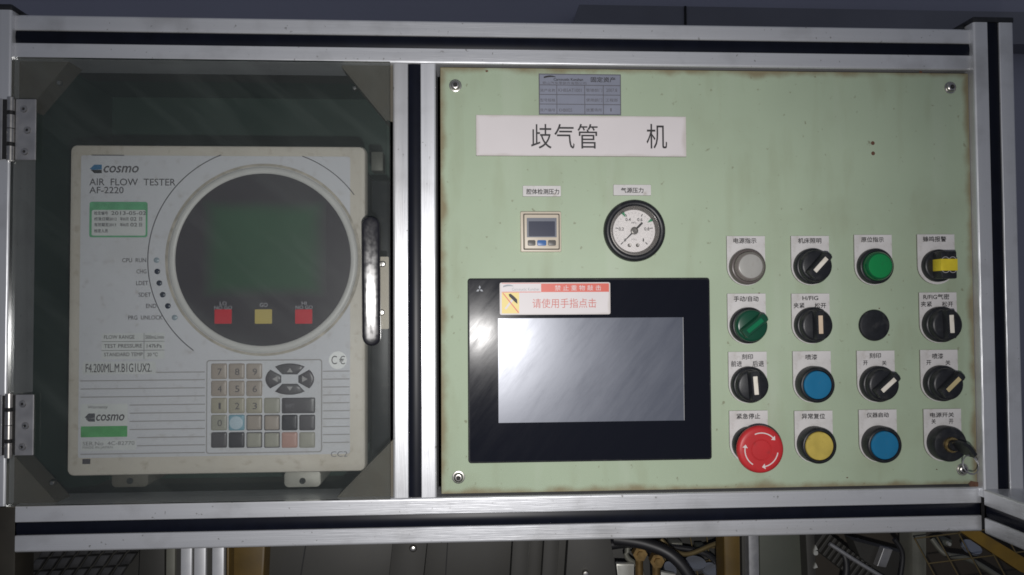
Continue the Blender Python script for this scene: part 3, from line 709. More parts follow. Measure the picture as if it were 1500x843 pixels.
# ---- digital pressure switch
q = R(762.5, 310, 822.3, 369.3, -4)
t = thing('digital_pressure_switch', 'small square beige digital pressure switch with dark screen and three buttons', 'pressure switch', (q[0]+q[2])/2, 0, q[1])
obj('outer_frame', prism(bmesh.new(), rrect(*q, 1.2), -4, -.05, b=.8), 'switch_beige', t)
q = R(766.5, 313.3, 819.8, 366.3, -4); obj('gap', prism(bmesh.new(), rrect(*q, 1), -4.15, -3.5), 'groove_dark', t)
q = R(768, 314.8, 818.3, 364.8, -4); obj('inner_frame', prism(bmesh.new(), rrect(*q, .8), -5.4, -3.5, b=.5), 'switch_beige', t)
o = obj('screen', prism(bmesh.new(), rrect(*R(771.7, 319.5, 815.4, 348, -5.5), .4), -5.55, -5), 'switch_lcd', t)
obj('digit_window', prism(bmesh.new(), rrect(*R(774.5, 324.5, 813, 346.5, -5.6), .6), -5.7, -5.2), 'switch_lcd_dark', o)
for x0, x1, m in ((773, 784.5, 'switch_button'), (786.8, 800.3, 'switch_blue'), (802.7, 814.5, 'switch_button')):
    obj('button', prism(bmesh.new(), rrect(*R(x0, 352, x1, 360.3, -5.8), 1.2), -6.0, -5, b=.4), m, t)

# ---- pressure gauge
gx, gz = at(928.6, 338.8, 0)
t = thing('pressure_gauge', 'round white-faced pressure gauge in thick black ring', 'gauge', gx, 0, gz)
obj('ring', lt(gx, gz, [(27, -.05), (27, -2), (26.6, -4.5), (25.6, -6), (24, -6.6), (22.4, -6.3), (21.6, -5.4), (21.4, -2)], 64), 'black_plastic', t, smooth=50)
obj('inner_lip', lt(gx, gz, [(21.5, -4.2), (20.6, -4.3), (18.6, -.8), (18.3, -.3)], 64), 'gauge_lip', t, smooth=60)
dl = obj('dial', lt(gx, gz, [(0, -.6), (19.2, -.6), (19.2, -.1)], 64), 'gauge_face', t)
for i in range(51):
    if i % 2 and i % 10: continue
    a_ = math.radians(225-270*i/50); big = i % 10 == 0
    r1_, r0_ = 16.6, (14.2 if big else 15.2); wd = .36 if big else .16
    ca, sa = math.cos(a_), math.sin(a_)
    pts = [(gx+r*ca+s*wd*-sa, gz+r*sa+s*wd*ca) for r, s in ((r0_, -1), (r1_, -1), (r1_, 1), (r0_, 1))]
    obj('tick', prism(bmesh.new(), pts, -.75, -.5), 'ink' if big else 'stripe', dl)
for i, s in enumerate(('0', '0.2', '0.4', '0.6', '0.8', '1')):
    a_ = math.radians(225-270*i/5); x = gx+11.4*math.cos(a_); z = gz+11.2*math.sin(a_); hw_ = .65*len(s) if len(s) > 1 else .65
    text(s, 0, 0, 0, 0, -.78, 'ink', dl, world=(x-hw_*1.15, z-1.35, x+hw_*1.15, z+1.35), bold=.006)
text('MPa', 0, 0, 0, 0, -.78, 'ink_soft', dl, world=(gx-2.3, gz+6.3, gx+2.1, gz+8))
text('MPa', 0, 0, 0, 0, -.78, 'stripe', dl, world=(gx-2.2, gz-8.2, gx+2.2, gz-6.6))
for sx in (-4.2, 3):
    o = obj('dial_screw', lt(gx+sx, gz-12.5, [(0, -1.3), (.8, -1.4), (1.5, -.9), (1.7, -.55)], 18), 'steel', dl)
for a_, r in ((122, 16.6), (32, 16.4)):
    t_ = math.radians(a_); c, s = math.cos(t_), math.sin(t_)
    obj('limit_marker', prism(bmesh.new(), [(gx+(r-2.6)*c, gz+(r-2.6)*s), (gx+(r+2)*c-1.4*s, gz+(r+2)*s+1.4*c), (gx+(r+2)*c+1.4*s, gz+(r+2)*s-1.4*c)], -1.3, -.65), 'mark_green', dl)
d_ = math.radians(225)
def along(r, s): return (gx+r*math.cos(d_)-s*math.sin(d_), gz+r*math.sin(d_)+s*math.cos(d_))
nd = obj('needle', prism(bmesh.new(), [along(-10, -.9), along(0, -.8), along(15, -.12), along(15, .12), along(0, .8), along(-10, .9)], -2.1, -1.7), 'ink', t)
obj('hub', lt(gx, gz, [(3.3, -1.4), (3.3, -2.6), (2.8, -3), (2.0, -3.1), (2.0, -2.7), (0, -2.6)], 28), 'gauge_lip', nd)
acrylic('gauge_glass', .006, (.985, .985, .985))
obj('glass', lt(gx, gz, [(0, -4.9), (21.2, -4.6), (21.2, -4.3), (0, -4.5)], 48), 'gauge_glass', t)

# ---- touch screen terminal
q = R(685.5, 408, 1041.5, 676.5, -6)
t = thing('touch_screen_terminal', 'black touch screen operator terminal with grey blank display', 'touch screen', (q[0]+q[2])/2, 0, q[1])
obj('bezel', prism(bmesh.new(), rrect(*q, 2.5), -6, -.05, b=.9), 'black_plastic', t)
qf = (q[0]+1.5, q[1]+1.5, q[2]-1.5, q[3]-1.5); fb = obj('front_film', prism(bmesh.new(), rrect(*qf, 1.6), -6.25, -5.5), 'touch_bezel', t)
q2 = R(730, 466, 1001, 618, -6.4); obj('display', prism(bmesh.new(), rrect(*q2, .3), -6.4, -6), 'touch_display', t)
obj('display_edge', bx(q2[2]+.05, q2[2]+.5, -6.36, -6, q2[1], q2[3]), 'dull_steel', t)
lx, lz = at(702.7, 424.3, -6.3)
for a_ in (90, 210, 330):
    t_ = math.radians(a_); c, s = math.cos(t_), math.sin(t_)
    obj('emblem', prism(bmesh.new(), [(lx+.15*c, lz+.15*s), (lx+1.75*c-.9*s, lz+1.75*s+.9*c), (lx+3.4*c, lz+3.4*s), (lx+1.75*c+.9*s, lz+1.75*s-.9*c)], -6.4, -6.2), 'logo_grey', fb)
YS = -6.9
q = R(732, 414, 894, 461.2, YS)
t = thing('tap_warning_sticker', 'white and red warning sticker with crossed-out hammer on the touch screen bezel', 'sticker', (q[0]+q[2])/2, -6.3, q[1])
b = obj('backing', prism(bmesh.new(), rrect(*q, 1.6), YS, -6.3), 'sign_white', t)
obj('red_band', prism(bmesh.new(), rrect(*R(792.6, 415.6, 892, 428, YS), .2), YS-.12, YS+.1), 'sticker_red', b)
text('禁 止 重 物 敲 击', 812.7, 418, 880.5, 426, YS-.25, 'sign_white', b)
rule(735, 428.2, 792, 428.2, .3, YS-.12, 'sticker_red', b)
rule(735, 415.3, 792, 415.3, .2, YS-.12, 'sticker_red', b)
swoosh(b, 737, 417.2, 752, 422.5, YS-.13, 'logo_grey'); text('Carcoustic Kunshan', 750, 422, 790, 426, YS-.13, 'logo_grey', b)
text('请使用手指点击', 780, 437.6, 873.5, 451.5, YS-.15, 'red_ink', b)
ic = obj('pictogram', prism(bmesh.new(), rrect(*R(735, 429, 760.5, 459.5, YS), .2), YS-.12, YS+.1), 'sticker_yellow', b)
obj('hammer_handle', prism(bmesh.new(), px_poly([(739, 452.5), (741.5, 454), (752.5, 439.5), (750, 437.5)], YS), YS-.25, YS), 'sign_white', ic)
obj('hammer_head', prism(bmesh.new(), px_poly([(745, 431.5), (748, 430.5), (753, 434.5), (757.5, 439), (758, 445.5), (754.5, 443), (751, 439.5), (746, 434.5)], YS), YS-.28, YS), 'ink', ic)
obj('strike_bar', prism(bmesh.new(), px_poly([(736, 430), (737.3, 429.3), (760.3, 458), (759.2, 459.2)], YS), YS-.34, YS), 'sticker_red', ic)

# ------------------------------------------------------------------ switches and lamps
def legend(t, cx, cy, top, hw, lines):
    """white legend plate: square top, round bottom"""
    X, Z = at(cx, cy, 0); zt = at(cx, top, 0)[1]; r = hw/1.69
    pts = [(X-r, zt), (X-r, Z)]+[(X-r*math.cos(math.pi*i/16), Z-16.4*math.sin(math.pi*i/16)) for i in range(1, 16)]+[(X+r, Z), (X+r, zt)]
    p = obj('legend_plate', prism(bmesh.new(), pts, -1.9, -1.0), 'label_white', t)
    obj('adhesive_pad', prism(bmesh.new(), pts, -.99, -.04), 'groove_dark', p)
    for s, x0, y0, x1, y1 in lines: text(s, x0, y0, x1, y1, -2.0, 'ink', p, bold=.010)
    return X, Z
def collar(t, X, Z, h, r=15.6, m='black_plastic'):
    obj('collar', lt(X, Z, [(r, -1.15), (r+.2, -3), (r, -h+1.6), (r-.7, -h+.5), (r-1.8, -h), (r-3, -h), (0, -h)], 56), m, t, smooth=40)
def dev(name, label, cat, cx, cy, top, lines, group, hw=28.7):
    X, Z = at(cx, cy, 0); t = thing(name, label, cat, X, 0, Z, group)
    if top: legend(t, cx, cy, top, hw, lines)
    return t, X, Z
def selector(label, cx, cy, top, lines, ang, ins, knob='black_plastic', bar='black_plastic'):
    t, X, Z = dev('selector_switch', label, 'selector switch', cx, cy, top, lines, 'rotary selector switches on the green panel')
    collar(t, X, Z, 9.0)
    kn = obj('knob', lt(X, Z, [(13.9, -8.8), (13.7, -13.4), (13.0, -14.6), (11.6, -15.2), (0, -15.4)], 48), knob, t, smooth=40)
    a = math.radians(ang); c, s = math.cos(a), math.sin(a)
    # finger bar: along direction (s, c) from vertical, pointer end overhangs the knob rim
    bm = bmesh.new(); sec = [(-5.2, -12.5), (-4.4, -18.5), (-3.5, -20.6), (3.5, -20.6), (4.4, -18.5), (5.2, -12.5)]
    prof = []
    for l, sc_ in ((-11.6, .82), (-10.8, .96), (-9.5, 1), (10.2, 1), (12.2, .9), (12.9, .7)):
        prof.append([bm.verts.new((X+(l*s+w_*sc_*c), y if y > -14 else -12.5+(y+12.5)*(.9+.1*sc_), Z+(l*c-w_*sc_*s))) for w_, y in sec])
    for A, B in zip(prof, prof[1:]):
        for i in range(6): bm.faces.new((A[i], A[(i+1) % 6], B[(i+1) % 6], B[i]))
    bm.faces.new(prof[0]); bm.faces.new(prof[-1])
    br = obj('finger_bar', bm, bar, kn, smooth=30)
    if ins:
        bm = bmesh.new(); box(bm, -1.9, 1.9, -20.95, -20, -7.0 if ins != 'green_bar' else -8, 8.6, b=.25, seg=1)
        for v in bm.verts: v.co = Vector((X+v.co.z*s+v.co.x*c, v.co.y, Z+v.co.z*c-v.co.x*s))
        obj('pointer', bm, ins, kn)
    return t
def pushbutton(label, cx, cy, top, lines, m):
    t, X, Z = dev('push_button', label, 'push button', cx, cy, top, lines, 'round push buttons on the green panel')
    obj('collar', lt(X, Z, [(15.6, -1.15), (15.8, -3), (15.5, -11), (14.9, -12.5), (14.0, -13.1), (13.0, -13.0), (12.5, -12.2), (12.4, -6)], 56), 'black_plastic', t, smooth=40)
    obj('cap', lt(X, Z, [(12.2, -6), (12.2, -12.2), (11.8, -12.8), (10.5, -13.0), (6, -12.7), (0, -12.6)], 48), m, t, smooth=40)
def lamp(label, cx, cy, top, lines, m, ringm, rim):
    t, X, Z = dev('indicator_lamp', label, 'indicator lamp', cx, cy, top, lines, 'round indicator lamps on the green panel')
    obj('collar', lt(X, Z, [(15.6, -1.15), (15.8, -3), (15.6, -6.5), (15.0, -7.8), (14.2, -8.2), (13.2, -8.2), (13, -6)], 56), ringm, t, smooth=40)
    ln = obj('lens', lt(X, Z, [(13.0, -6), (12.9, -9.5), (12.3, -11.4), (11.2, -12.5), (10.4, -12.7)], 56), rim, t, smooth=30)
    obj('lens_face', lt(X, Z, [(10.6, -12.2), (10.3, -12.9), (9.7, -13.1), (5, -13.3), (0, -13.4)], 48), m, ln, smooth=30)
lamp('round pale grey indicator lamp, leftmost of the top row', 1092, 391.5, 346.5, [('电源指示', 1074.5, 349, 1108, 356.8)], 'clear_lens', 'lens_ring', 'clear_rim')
selector('black selector with white pointer turned right, in the top row', 1185.8, 391, 346.3, [('机床照明', 1169, 349, 1203, 356.8)], 43, 'pointer_white')
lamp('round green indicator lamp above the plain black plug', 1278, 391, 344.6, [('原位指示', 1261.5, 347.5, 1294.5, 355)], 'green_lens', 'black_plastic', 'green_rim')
# buzzer
t, X, Z = dev('alarm_buzzer', 'black block buzzer wrapped with yellow tape at top right of the switches', 'buzzer', 1370, 390, 344, [('蜂鸣报警', 1352, 346.6, 1386, 354.5)], None)
collar(t, X, Z, 8, 14.2)
bl = obj('block', bx(X-7, X+7.2, -19.5, -7.5, Z-12, Z+12, b=1.2), 'black_plastic', t)
obj('tape_band', bx(X-7.4, X+7.6, -19.9, -7.8, Z-5.2, Z+5.2, b=.4), 'tape_yellow', t)
for sx in (-3.4, 3.4):
    for sz, a0, a1 in ((3.6, 10, 170), (-3.6, 190, 350)):
        bm = bmesh.new(); arc(bm, X+sx*.95, Z+sz, 3.0, 3.5, a0, a1, -19.75, -19.4, 10); obj('printed_mark', bm, 'stripe', bl)
selector('green selector switch below the pale grey lamp', 1093, 477, 430.5, [('手动/自动', 1075, 434, 1111, 442)], 52, 'green_bar', 'green_knob', 'green_knob')
selector('black selector with upright pointer, beside the green selector', 1186.6, 476.5, 430.5, [('H/FIG', 1175.5, 434, 1198.5, 440), ('夹紧', 1162.5, 444, 1178.5, 451.8), ('松开', 1193.4, 444, 1210, 451.8)], -1, 'pointer_old')
x, z = at(1279.5, 476.8, 0)
t = thing('hole_plug', 'plain black round hole plug below the green lamp', 'plug', x, 0, z)
obj('cap', lt(x, z, [(13.8, -.05), (13.9, -1.4), (13.2, -2.4), (11.5, -2.9), (0, -3.1)], 48), 'black_plastic', t)
selector('black selector with upright pointer, below the yellow-taped buzzer', 1373, 475.5, 428.8, [('R/FIG气密', 1352.7, 431, 1390.5, 439), ('夹紧', 1349, 442, 1365, 449.6), ('松开', 1380, 442, 1396, 449.6)], -2, 'pointer_white')
selector('black selector with upright pointer, above the red emergency stop', 1094.5, 563, 515.5, [('刻印', 1086.8, 519, 1102.8, 526.8), ('前进', 1071, 529, 1086.8, 537.4), ('后退', 1102.3, 529, 1119, 537.4)], -4, 'pointer_white')
pushbutton('blue push button above the yellow one', 1188.5, 562.3, 514.6, [('喷漆', 1180, 519.5, 1197, 527.3)], 'blue_cap')
selector('black selector with white pointer turned right, above the lower right blue button', 1282, 562, 513.8, [('刻印', 1273.6, 517.4, 1290.3, 525), ('开', 1264.4, 528.6, 1271, 535.4), ('关', 1291.8, 528.6, 1298.5, 535.4)], 49, 'pointer_white')
selector('black selector with yellowed pointer turned right, above the key switch', 1374.5, 561, 512.6, [('喷漆', 1365.8, 518, 1381.5, 526), ('开', 1357, 528, 1364, 535), ('关', 1385, 528, 1392, 535)], 47, 'pointer_yellow')
# emergency stop
t, X, Z = dev('emergency_stop', 'red mushroom emergency stop button with white arrows', 'emergency stop', 1096, 650, 601.5, [('紧急停止', 1079, 606, 1113.6, 614)], None)
obj('body', lt(X, Z, [(15.2, -1.15), (15.4, -3), (15.2, -9), (14.4, -10), (11.5, -10.2), (11, -17)], 56), 'black_plastic', t, smooth=40)
hd = obj('mushroom_head', lt(X, Z, [(11, -15), (14.5, -16.5), (17.5, -20), (19.4, -24), (19.9, -26), (19.6, -27.6), (18.8, -28.9), (17.4, -29.6), (15, -29.9), (8.9, -30), (8.6, -29.6), (8.2, -29.6), (7.9, -30.1), (0, -30.6)], 72), 'red_plastic', t, smooth=35)
for a0, a1 in ((113, 45), (-10, -78), (238, 172)):
    bm = bmesh.new(); arc(bm, X, Z, 13.6, 14.5, a0, a1, -30.15, -29.6, 14)
    e, d2 = math.radians(a1), math.radians(a1-11)
    prism(bm, [(X+11.7*math.cos(e), Z+11.7*math.sin(e)), (X+16.3*math.cos(e), Z+16.3*math.sin(e)), (X+14.2*math.cos(d2), Z+14.2*math.sin(d2))], -30.16, -29.6)
    obj('arrow', bm, 'white_print', hd)
pushbutton('yellow push button beside the red emergency stop', 1191, 650, 601.6, [('异常复位', 1174.5, 606, 1208.5, 614)], 'yellow_cap')
pushbutton('blue push button beside the key switch, in the bottom row', 1285, 649, 600, [('仪器启动', 1269.5, 604.6, 1301.8, 611.7)], 'blue_cap')
# key switch with key and ring
t, X, Z = dev('key_switch', 'black key switch at lower right corner of the panel', 'key switch', 1379.6, 648, 599, [('电源开关', 1362.5, 604.6, 1397.4, 611.5), ('关', 1364.5, 614, 1370.7, 621), ('开', 1390, 614, 1396.4, 621)], None)
obj('collar', lt(X, Z, [(15.2, -1.15), (15.4, -3), (15.2, -11), (14.4, -12.6), (12.8, -13.2), (7, -13.4), (6.6, -13.4)], 56), 'black_plastic', t, smooth=40)
obj('lock_face', lt(X, Z, [(6.7, -12.5), (6.7, -15), (6.2, -15.6), (5.2, -15.7), (4.9, -15), (0, -15)], 36), 'brass', t, smooth=40)
kt = thing('switch_key', 'dark key standing in the key switch', 'key', X, -15, Z)
obj('barrel', lt(X, Z, [(4.6, -14.9), (4.6, -19), (4.1, -20), (0, -20)], 24), 'black_plastic', kt)
bm = bmesh.new()
prof = []
for y, hw_ in ((-19.5, 4.2), (-23, 6.6), (-29, 8.0), (-37, 7.6), (-41, 5.0)):
    a = math.radians(-52); c, s = math.cos(a), math.sin(a)
    prof.append([bm.verts.new((X+u*hw_*c-v_*1.5*s, y, Z+u*hw_*s+v_*1.5*c)) for u, v_ in ((-1, -.7), (-.9, -1), (.9, -1), (1, -.7), (1, .7), (.9, 1), (-.9, 1), (-1, .7))])
for A, B in zip(prof, prof[1:]):
    for i in range(8): bm.faces.new((A[i], A[(i+1) % 8], B[(i+1) % 8], B[i]))
bm.faces.new(prof[0]); bm.faces.new(prof[-1]); obj('bow', bm, 'black_plastic', kt, smooth=30)
rx, rz = at(1422, 681, -36)
kr = thing('key_ring', 'thin steel wire ring hanging from the key', 'ring', rx, -36, rz-7)
bm = bmesh.new(); tube(bm, [(rx+7.6*math.cos(2*math.pi*i/40), -36+2.5*math.sin(2*math.pi*i/40+.6), rz+7.6*math.sin(2*math.pi*i/40)) for i in range(40)], .5, 8, closed=True)
obj('wire_loop', bm, 'dull_steel', kr, smooth=80)
bm = bmesh.new(); tube(bm, [(rx+6.9*math.cos(2*math.pi*i/40+.2), -35.2+2.5*math.sin(2*math.pi*i/40+.6), rz+6.9*math.sin(2*math.pi*i/40+.2)) for i in range(30)], .45, 8)
obj('wire_loop', bm, 'dull_steel', kr, smooth=80)

# ------------------------------------------------------------------ machinery below the frame
def quad_slab(name, label, cat, pts, Y, th, m, extra=None, b=.8):
    p = px_poly(pts, Y); t = thing(name, label, cat, sum(q[0] for q in p)/len(p), Y, min(q[1] for q in p))
    obj('sheet', prism(bmesh.new(), p, Y, Y+th, b=b), m, t); return t
YB = 70
# double-slot profile post
xa_, xb_ = at(243, 830, YB)[0], at(328, 830, YB)[0]; zt = at(280, 770, YB)[1]
t = thing('lower_profile_post', 'wide grey aluminium profile post below the frame at left', 'post', (xa_+xb_)/2, YB, -420)
for i, (u, v, m, dy) in enumerate(((243, 256, 'grey_post', 0), (264.5, 280.5, 'aluminium', 0), (284, 301, 'aluminium', 0), (310.5, 327.5, 'aluminium', 0))):
    a, c = at(u, 830, YB)[0], at(v, 830, YB)[0]; obj('flange', bx(a, c, YB, YB+8, -420, zt, b=.8), m, t)
obj('core', bx(xa_+.5, xb_-.5, YB+4, YB+40, -420, zt), 'dark_sheet', t)
a, c = at(330, 830, YB)[0], at(333, 830, YB)[0]; obj('edge_trim', bx(a, c, YB+4, YB+30, -420, zt, b=.4), 'yellow_paint', t)
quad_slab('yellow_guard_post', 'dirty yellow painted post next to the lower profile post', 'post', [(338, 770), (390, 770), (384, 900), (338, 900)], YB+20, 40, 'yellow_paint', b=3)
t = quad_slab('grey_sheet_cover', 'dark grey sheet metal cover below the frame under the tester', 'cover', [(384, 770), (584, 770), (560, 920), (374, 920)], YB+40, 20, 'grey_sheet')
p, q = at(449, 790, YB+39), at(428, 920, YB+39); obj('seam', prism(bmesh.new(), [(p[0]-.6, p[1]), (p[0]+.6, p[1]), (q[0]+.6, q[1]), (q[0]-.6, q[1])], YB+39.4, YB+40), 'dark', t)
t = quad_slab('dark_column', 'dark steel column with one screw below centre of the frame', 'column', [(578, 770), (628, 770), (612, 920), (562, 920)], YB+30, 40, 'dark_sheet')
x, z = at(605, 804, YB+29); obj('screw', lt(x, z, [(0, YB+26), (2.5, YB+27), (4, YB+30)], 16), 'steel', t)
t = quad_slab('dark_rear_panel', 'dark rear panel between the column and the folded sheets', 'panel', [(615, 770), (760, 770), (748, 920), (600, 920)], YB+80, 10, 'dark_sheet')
p, q = at(656, 790, YB+79), at(648, 920, YB+79); obj('seam', prism(bmesh.new(), [(p[0]-.6, p[1]), (p[0]+.6, p[1]), (q[0]+.6, q[1]), (q[0]-.6, q[1])], YB+79.4, YB+80), 'dark', t)
for i, (u0, u1, v0, v1, dy, m, lab) in enumerate(((753, 778, 745, 768, 35, 'grey_sheet', 'narrow grey folded sheet strip just right of the dark rear panel'),
                                                   (778, 798, 767, 791, 55, 'dark_sheet', 'narrow dark folded sheet strip, second of the slanted strips'),
                                                   (799, 820, 790, 812, 35, 'grey_sheet', 'narrow grey folded sheet strip, third of the slanted strips'),
                                                   (820, 836, 811, 826, 60, 'dark_sheet', 'narrow dark folded sheet strip beside the wide grey sheet'),
                                                   (834, 891, 825, 912, 30, 'grey_sheet', 'wide slanted grey sheet left of the brass fittings'))):
    quad_slab('folded_sheet', lab, 'sheet', [(u0, 770), (u1, 770), (v1, 900), (v0, 900)], YB+dy, 12, m)['group'] = 'folded sheets below the frame'
x, z = at(858, 841, YB+26)
t = thing('sheet_bolt', 'small shiny bolt on the wide slanted grey sheet', 'bolt', x, YB+30, z); obj('head', lt(x, z, [(0, YB+24), (2.5, YB+24.6), (3.4, YB+27), (3.4, YB+30)], 16), 'steel', t)
# hoses, fittings, plates
def hose(name, label, pts, r, m='cable', cat='hose', group=None):
    P = [(lambda a: (a[0], y, a[1]))(at(px, py, y)) for px, py, y in pts]
    t = thing(name, label, cat, P[-1][0], P[-1][1], P[-1][2], group)
    bm = bmesh.new(); tube(bm, spline(P), r, 12); obj('tube', bm, m, t, smooth=80)
hose('black_hose', 'thick black hose curving down right of the brass fittings', [(900, 790, 120), (945, 797, 110), (985, 815, 100), (1012, 850, 95), (1022, 900, 95)], 6, group='black hoses below the frame')
hose('black_hose', 'thin black hose crossing behind the brass fittings', [(885, 800, 150), (930, 796, 140), (958, 812, 135), (962, 900, 130)], 5, group='black hoses below the frame')
for xx, yy, lab in ((936, 810, 'left brass fitting beside the thick black hose'), (961, 820, 'right brass fitting beside the thick black hose')):
    x, z = at(xx, yy, 125); t = thing('brass_fitting', lab, 'fitting', x, 125, z, 'brass fittings')
    obj('nut', lt(x, z, [(0, 116), (4, 116), (4, 119), (7.5, 119), (7.5, 128), (0, 128)], 6), 'old_brass', t, smooth=20)
    bm = bmesh.new(); tube(bm, [(x, 124, z-6), (x, 126, z-40)], 4, 12); obj('stem', bm, 'old_brass', t)
quad_slab('pale_bracket', 'pale metal bracket under the left brass fitting', 'bracket', [(903, 826), (929, 827), (928, 900), (912, 900)], 140, 6, 'pale_metal')
quad_slab('bright_plate', 'bright metal plate below the right brass fitting', 'plate', [(957, 836), (990, 842), (985, 900), (955, 900)], 135, 6, 'pale_metal')
for xx, yy, rx_, rz_, lab in ((1019, 824, 16, 5.5, 'dull oval shiny disc behind the thick black hose'), (1043, 834, 15, 5.5, 'bright bluish oval disc beside the yellow post'), (1424, 801, 13, 7, 'pale blue disc below the lower right corner'), (982, 833, 9, 6, 'small bluish disc left of the thick hose')):
    x, z = at(xx, yy, 160); t = thing('shiny_disc', lab, 'disc', x, 160, z, 'shiny discs below the frame')
    bm = bmesh.new(); k_ = 20
    lo = [bm.verts.new((x+rx_*.7*math.cos(2*math.pi*i/k_), 160+10*math.sin(2*math.pi*i/k_), z+rz_*.7*math.sin(2*math.pi*i/k_))) for i in range(k_)]
    hi = [bm.verts.new((v.co.x, v.co.y+3, v.co.z-3)) for v in lo]
    bm.faces.new(lo); bm.faces.new(hi)
    for i in range(k_): bm.faces.new((lo[i], lo[(i+1) % k_], hi[(i+1) % k_], hi[i]))
    obj('plate', bm, 'blue_glass', t)
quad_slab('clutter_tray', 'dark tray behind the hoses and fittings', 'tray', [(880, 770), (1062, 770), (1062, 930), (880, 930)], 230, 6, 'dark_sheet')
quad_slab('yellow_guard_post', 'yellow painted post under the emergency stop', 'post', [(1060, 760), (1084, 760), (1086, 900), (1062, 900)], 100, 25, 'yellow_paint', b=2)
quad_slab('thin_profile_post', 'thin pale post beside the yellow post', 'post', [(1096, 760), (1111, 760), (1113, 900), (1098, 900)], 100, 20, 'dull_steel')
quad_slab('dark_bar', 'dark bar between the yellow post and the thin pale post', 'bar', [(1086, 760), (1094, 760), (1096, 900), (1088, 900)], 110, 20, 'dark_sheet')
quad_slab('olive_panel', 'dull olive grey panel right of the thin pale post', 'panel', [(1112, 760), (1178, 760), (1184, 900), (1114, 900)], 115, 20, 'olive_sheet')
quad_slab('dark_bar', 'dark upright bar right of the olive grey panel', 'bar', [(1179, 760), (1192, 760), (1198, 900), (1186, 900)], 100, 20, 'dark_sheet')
for i, (yy, s) in enumerate(((803, 5), (810, 5), (829, 4))):
    x, z = at(1194.5, yy, 99); t = thing('terminal_tab', ('upper', 'middle', 'lowest')[i]+' small bright tab on the dark upright bar', 'tab', x, 99, z, 'bright tabs')
    obj('tab', prism(bmesh.new(), [(x-2, z-2.6), (x+2, z-1.5), (x, z+3)] if i != 1 else rrect(x-2.2, z-2.2, x+2.2, z+2.2, 1.5), 98, 100), 'pale_metal', t)
# cable chain on a slant
P = [at(1200, 790, 130), at(1300, 868, 130)]
t = thing('cable_chain', 'ribbed black cable chain sloping down to the right', 'cable chain', P[1][0], 130, P[1][1])
for i in range(16):
    u = i/15; x = P[0][0]+(P[1][0]-P[0][0])*u; z = P[0][1]+(P[1][1]-P[0][1])*u
    bm = bmesh.new(); box(bm, -1.7, 1.7, 126, 150, -11, 11, b=.6, seg=1); a = math.radians(-38)
    for v in bm.verts: v.co = Vector((x+v.co.x*math.cos(a)-v.co.z*math.sin(a), v.co.y, z+v.co.x*math.sin(a)+v.co.z*math.cos(a)))
    obj('chain_link', bm, 'dark_sheet' if i % 2 else 'grey_sheet', t)
hose('grey_rod', 'thin grey steel rod sloping beside the cable chain', [(1215, 797, 115), (1260, 826, 112), (1300, 850, 110)], 2.2, 'dull_steel', 'rod')
quad_slab('bright_clamp', 'small shiny clamp plate right of the cable chain', 'clamp', [(1295, 803), (1308, 806), (1298, 832), (1285, 830)], 128, 8, 'dull_steel')
quad_slab('clamp_housing', 'dull grey housing behind the shiny clamp plate', 'housing', [(1250, 792), (1338, 815), (1334, 880), (1285, 880)], 140, 20, 'grey_sheet')
quad_slab('grey_round_column', 'greenish grey column below lower right of the panel', 'column', [(1335, 760), (1360, 760), (1361, 900), (1337, 900)], 105, 22, 'grey_post', b=6)
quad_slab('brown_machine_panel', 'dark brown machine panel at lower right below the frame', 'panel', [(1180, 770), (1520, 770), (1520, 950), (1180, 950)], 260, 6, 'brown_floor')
quad_slab('yellow_belt', 'yellow painted guard strip sloping under the forward rail', 'strip', [(1405, 778), (1435, 778), (1530, 835), (1530, 852), (1495, 838)], 60, 12, 'belt_yellow')
# wire mesh guards
def mesh_guard(label, corners, nu, nv, Y, r, m='wire'):
    A, B, C, E = [at(*c, Y) for c in corners]
    t = thing('wire_mesh_guard', label, 'mesh guard', (A[0]+C[0])/2, Y, min(C[1], E[1]), 'wire mesh guards')
    def pt(u, v):
        x = (A[0]*(1-u)+B[0]*u)*(1-v)+(E[0]*(1-u)+C[0]*u)*v; z = (A[1]*(1-u)+B[1]*u)*(1-v)+(E[1]*(1-u)+C[1]*u)*v
        return (x, Y, z)
    for i in range(nu+1):
        bm = bmesh.new(); tube(bm, [pt(i/nu, 0), pt(i/nu, 1)], r, 6); obj('wire', bm, m, t, smooth=80)
    for i in range(nv+1):
        bm = bmesh.new(); p, q = pt(0, i/nv), pt(1, i/nv); tube(bm, [(p[0], Y+2*r, p[2]), (q[0], Y+2*r, q[2])], r, 6); obj('wire', bm, m, t, smooth=80)
mesh_guard('slanted wire mesh guard at lower right, over brown machine panel', [(1340, 790), (1500, 770), (1560, 880), (1400, 900)], 5, 3, 62, .7)
mesh_guard('slanted wire mesh guard behind the hoses', [(960, 780), (1060, 785), (1060, 840), (985, 850)], 4, 3, 200, .8)
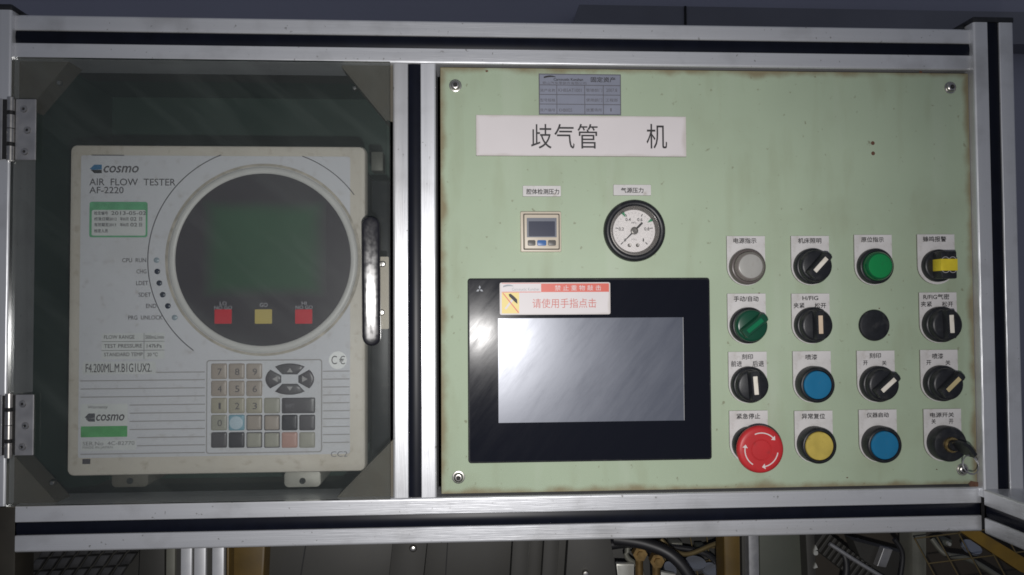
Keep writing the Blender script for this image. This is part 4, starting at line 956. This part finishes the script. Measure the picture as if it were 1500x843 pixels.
# ribbed dark conveyor at lower left
t = thing('ribbed_conveyor', 'dark ribbed conveyor plates in shade at lower left', 'conveyor', at(130, 850, 120)[0], 120, at(130, 860, 120)[1])
for i in range(3):
    for j in range(8):
        u, v = 62+j*19-i*14, 800+i*19-j*1.2
        p = px_poly([(u+6, v), (u+20, v-.5), (u+9, v+16), (u-5, v+17)], 120); obj('conveyor_plate', prism(bmesh.new(), p, 118, 124, b=2), 'dark_plate', t)
p = px_poly([(0, 780), (242, 770), (242, 940), (0, 940)], 140); obj('bed', prism(bmesh.new(), p, 126, 134), 'dark_sheet', t)
quad_slab('dark_sidewall', 'black side sheet left of the lower profile post', 'sheet', [(206, 780), (241, 780), (241, 920), (200, 920)], 90, 6, 'dark_sheet')

# more of the tangle under the rail
for pts, r, m, lab in (([(905, 792, 175), (935, 806, 165), (985, 802, 170), (1040, 815, 168), (1058, 850, 170)], 3, 'cable', 'thin dark cable sagging behind the shiny discs'),
                       ([(968, 790, 150), (985, 806, 148), (1008, 812, 150), (1040, 800, 155), (1060, 792, 160)], 2.5, 'wire', 'thin brownish wire looping above the shiny discs'),
                       ([(925, 790, 155), (918, 815, 150), (938, 835, 150), (950, 880, 150)], 3, 'grey_post', 'thin grey tube beside the left brass fitting'),
                       ([(1205, 792, 145), (1232, 806, 130), (1240, 835, 125), (1228, 880, 125)], 3.5, 'cable', 'dark cable looped over the cable chain'),
                       ([(1365, 790, 150), (1385, 812, 140), (1420, 820, 135), (1470, 850, 130)], 3, 'grey_post', 'thin grey tube below the pale blue disc'),
                       ([(1310, 790, 120), (1322, 812, 118), (1318, 850, 118)], 2.5, 'cable', 'thin dark cable beside the greenish grey column')):
    hose('loose_cable', lab, pts, r, m, 'cable', 'loose cables below the frame')
for k_, (u, v, wd, ht, m, lab) in enumerate(((992, 800, 16, 9, 'grey_post', 'small grey valve block just under the rail near the hose'), (1030, 806, 12, 8, 'olive_sheet', 'small olive block above the shiny discs'),
                                             (1262, 800, 18, 8, 'grey_post', 'small grey block under the rail beside the cable chain'), (1388, 796, 14, 9, 'olive_sheet', 'small olive block beside the pale blue disc'))):
    q = R(u-wd/2, v-ht/2, u+wd/2, v+ht/2, 180)
    t = thing('valve_block', lab, 'block', (q[0]+q[2])/2, 185, q[1], 'small valve blocks')
    obj('body', bx(q[0], q[2], 180, 200, q[1], q[3], b=1), m, t); obj('port', lt((q[0]+q[2])/2, (q[1]+q[3])/2, [(0, 176), (2, 176), (2.4, 180)], 12), 'pale_metal', t)
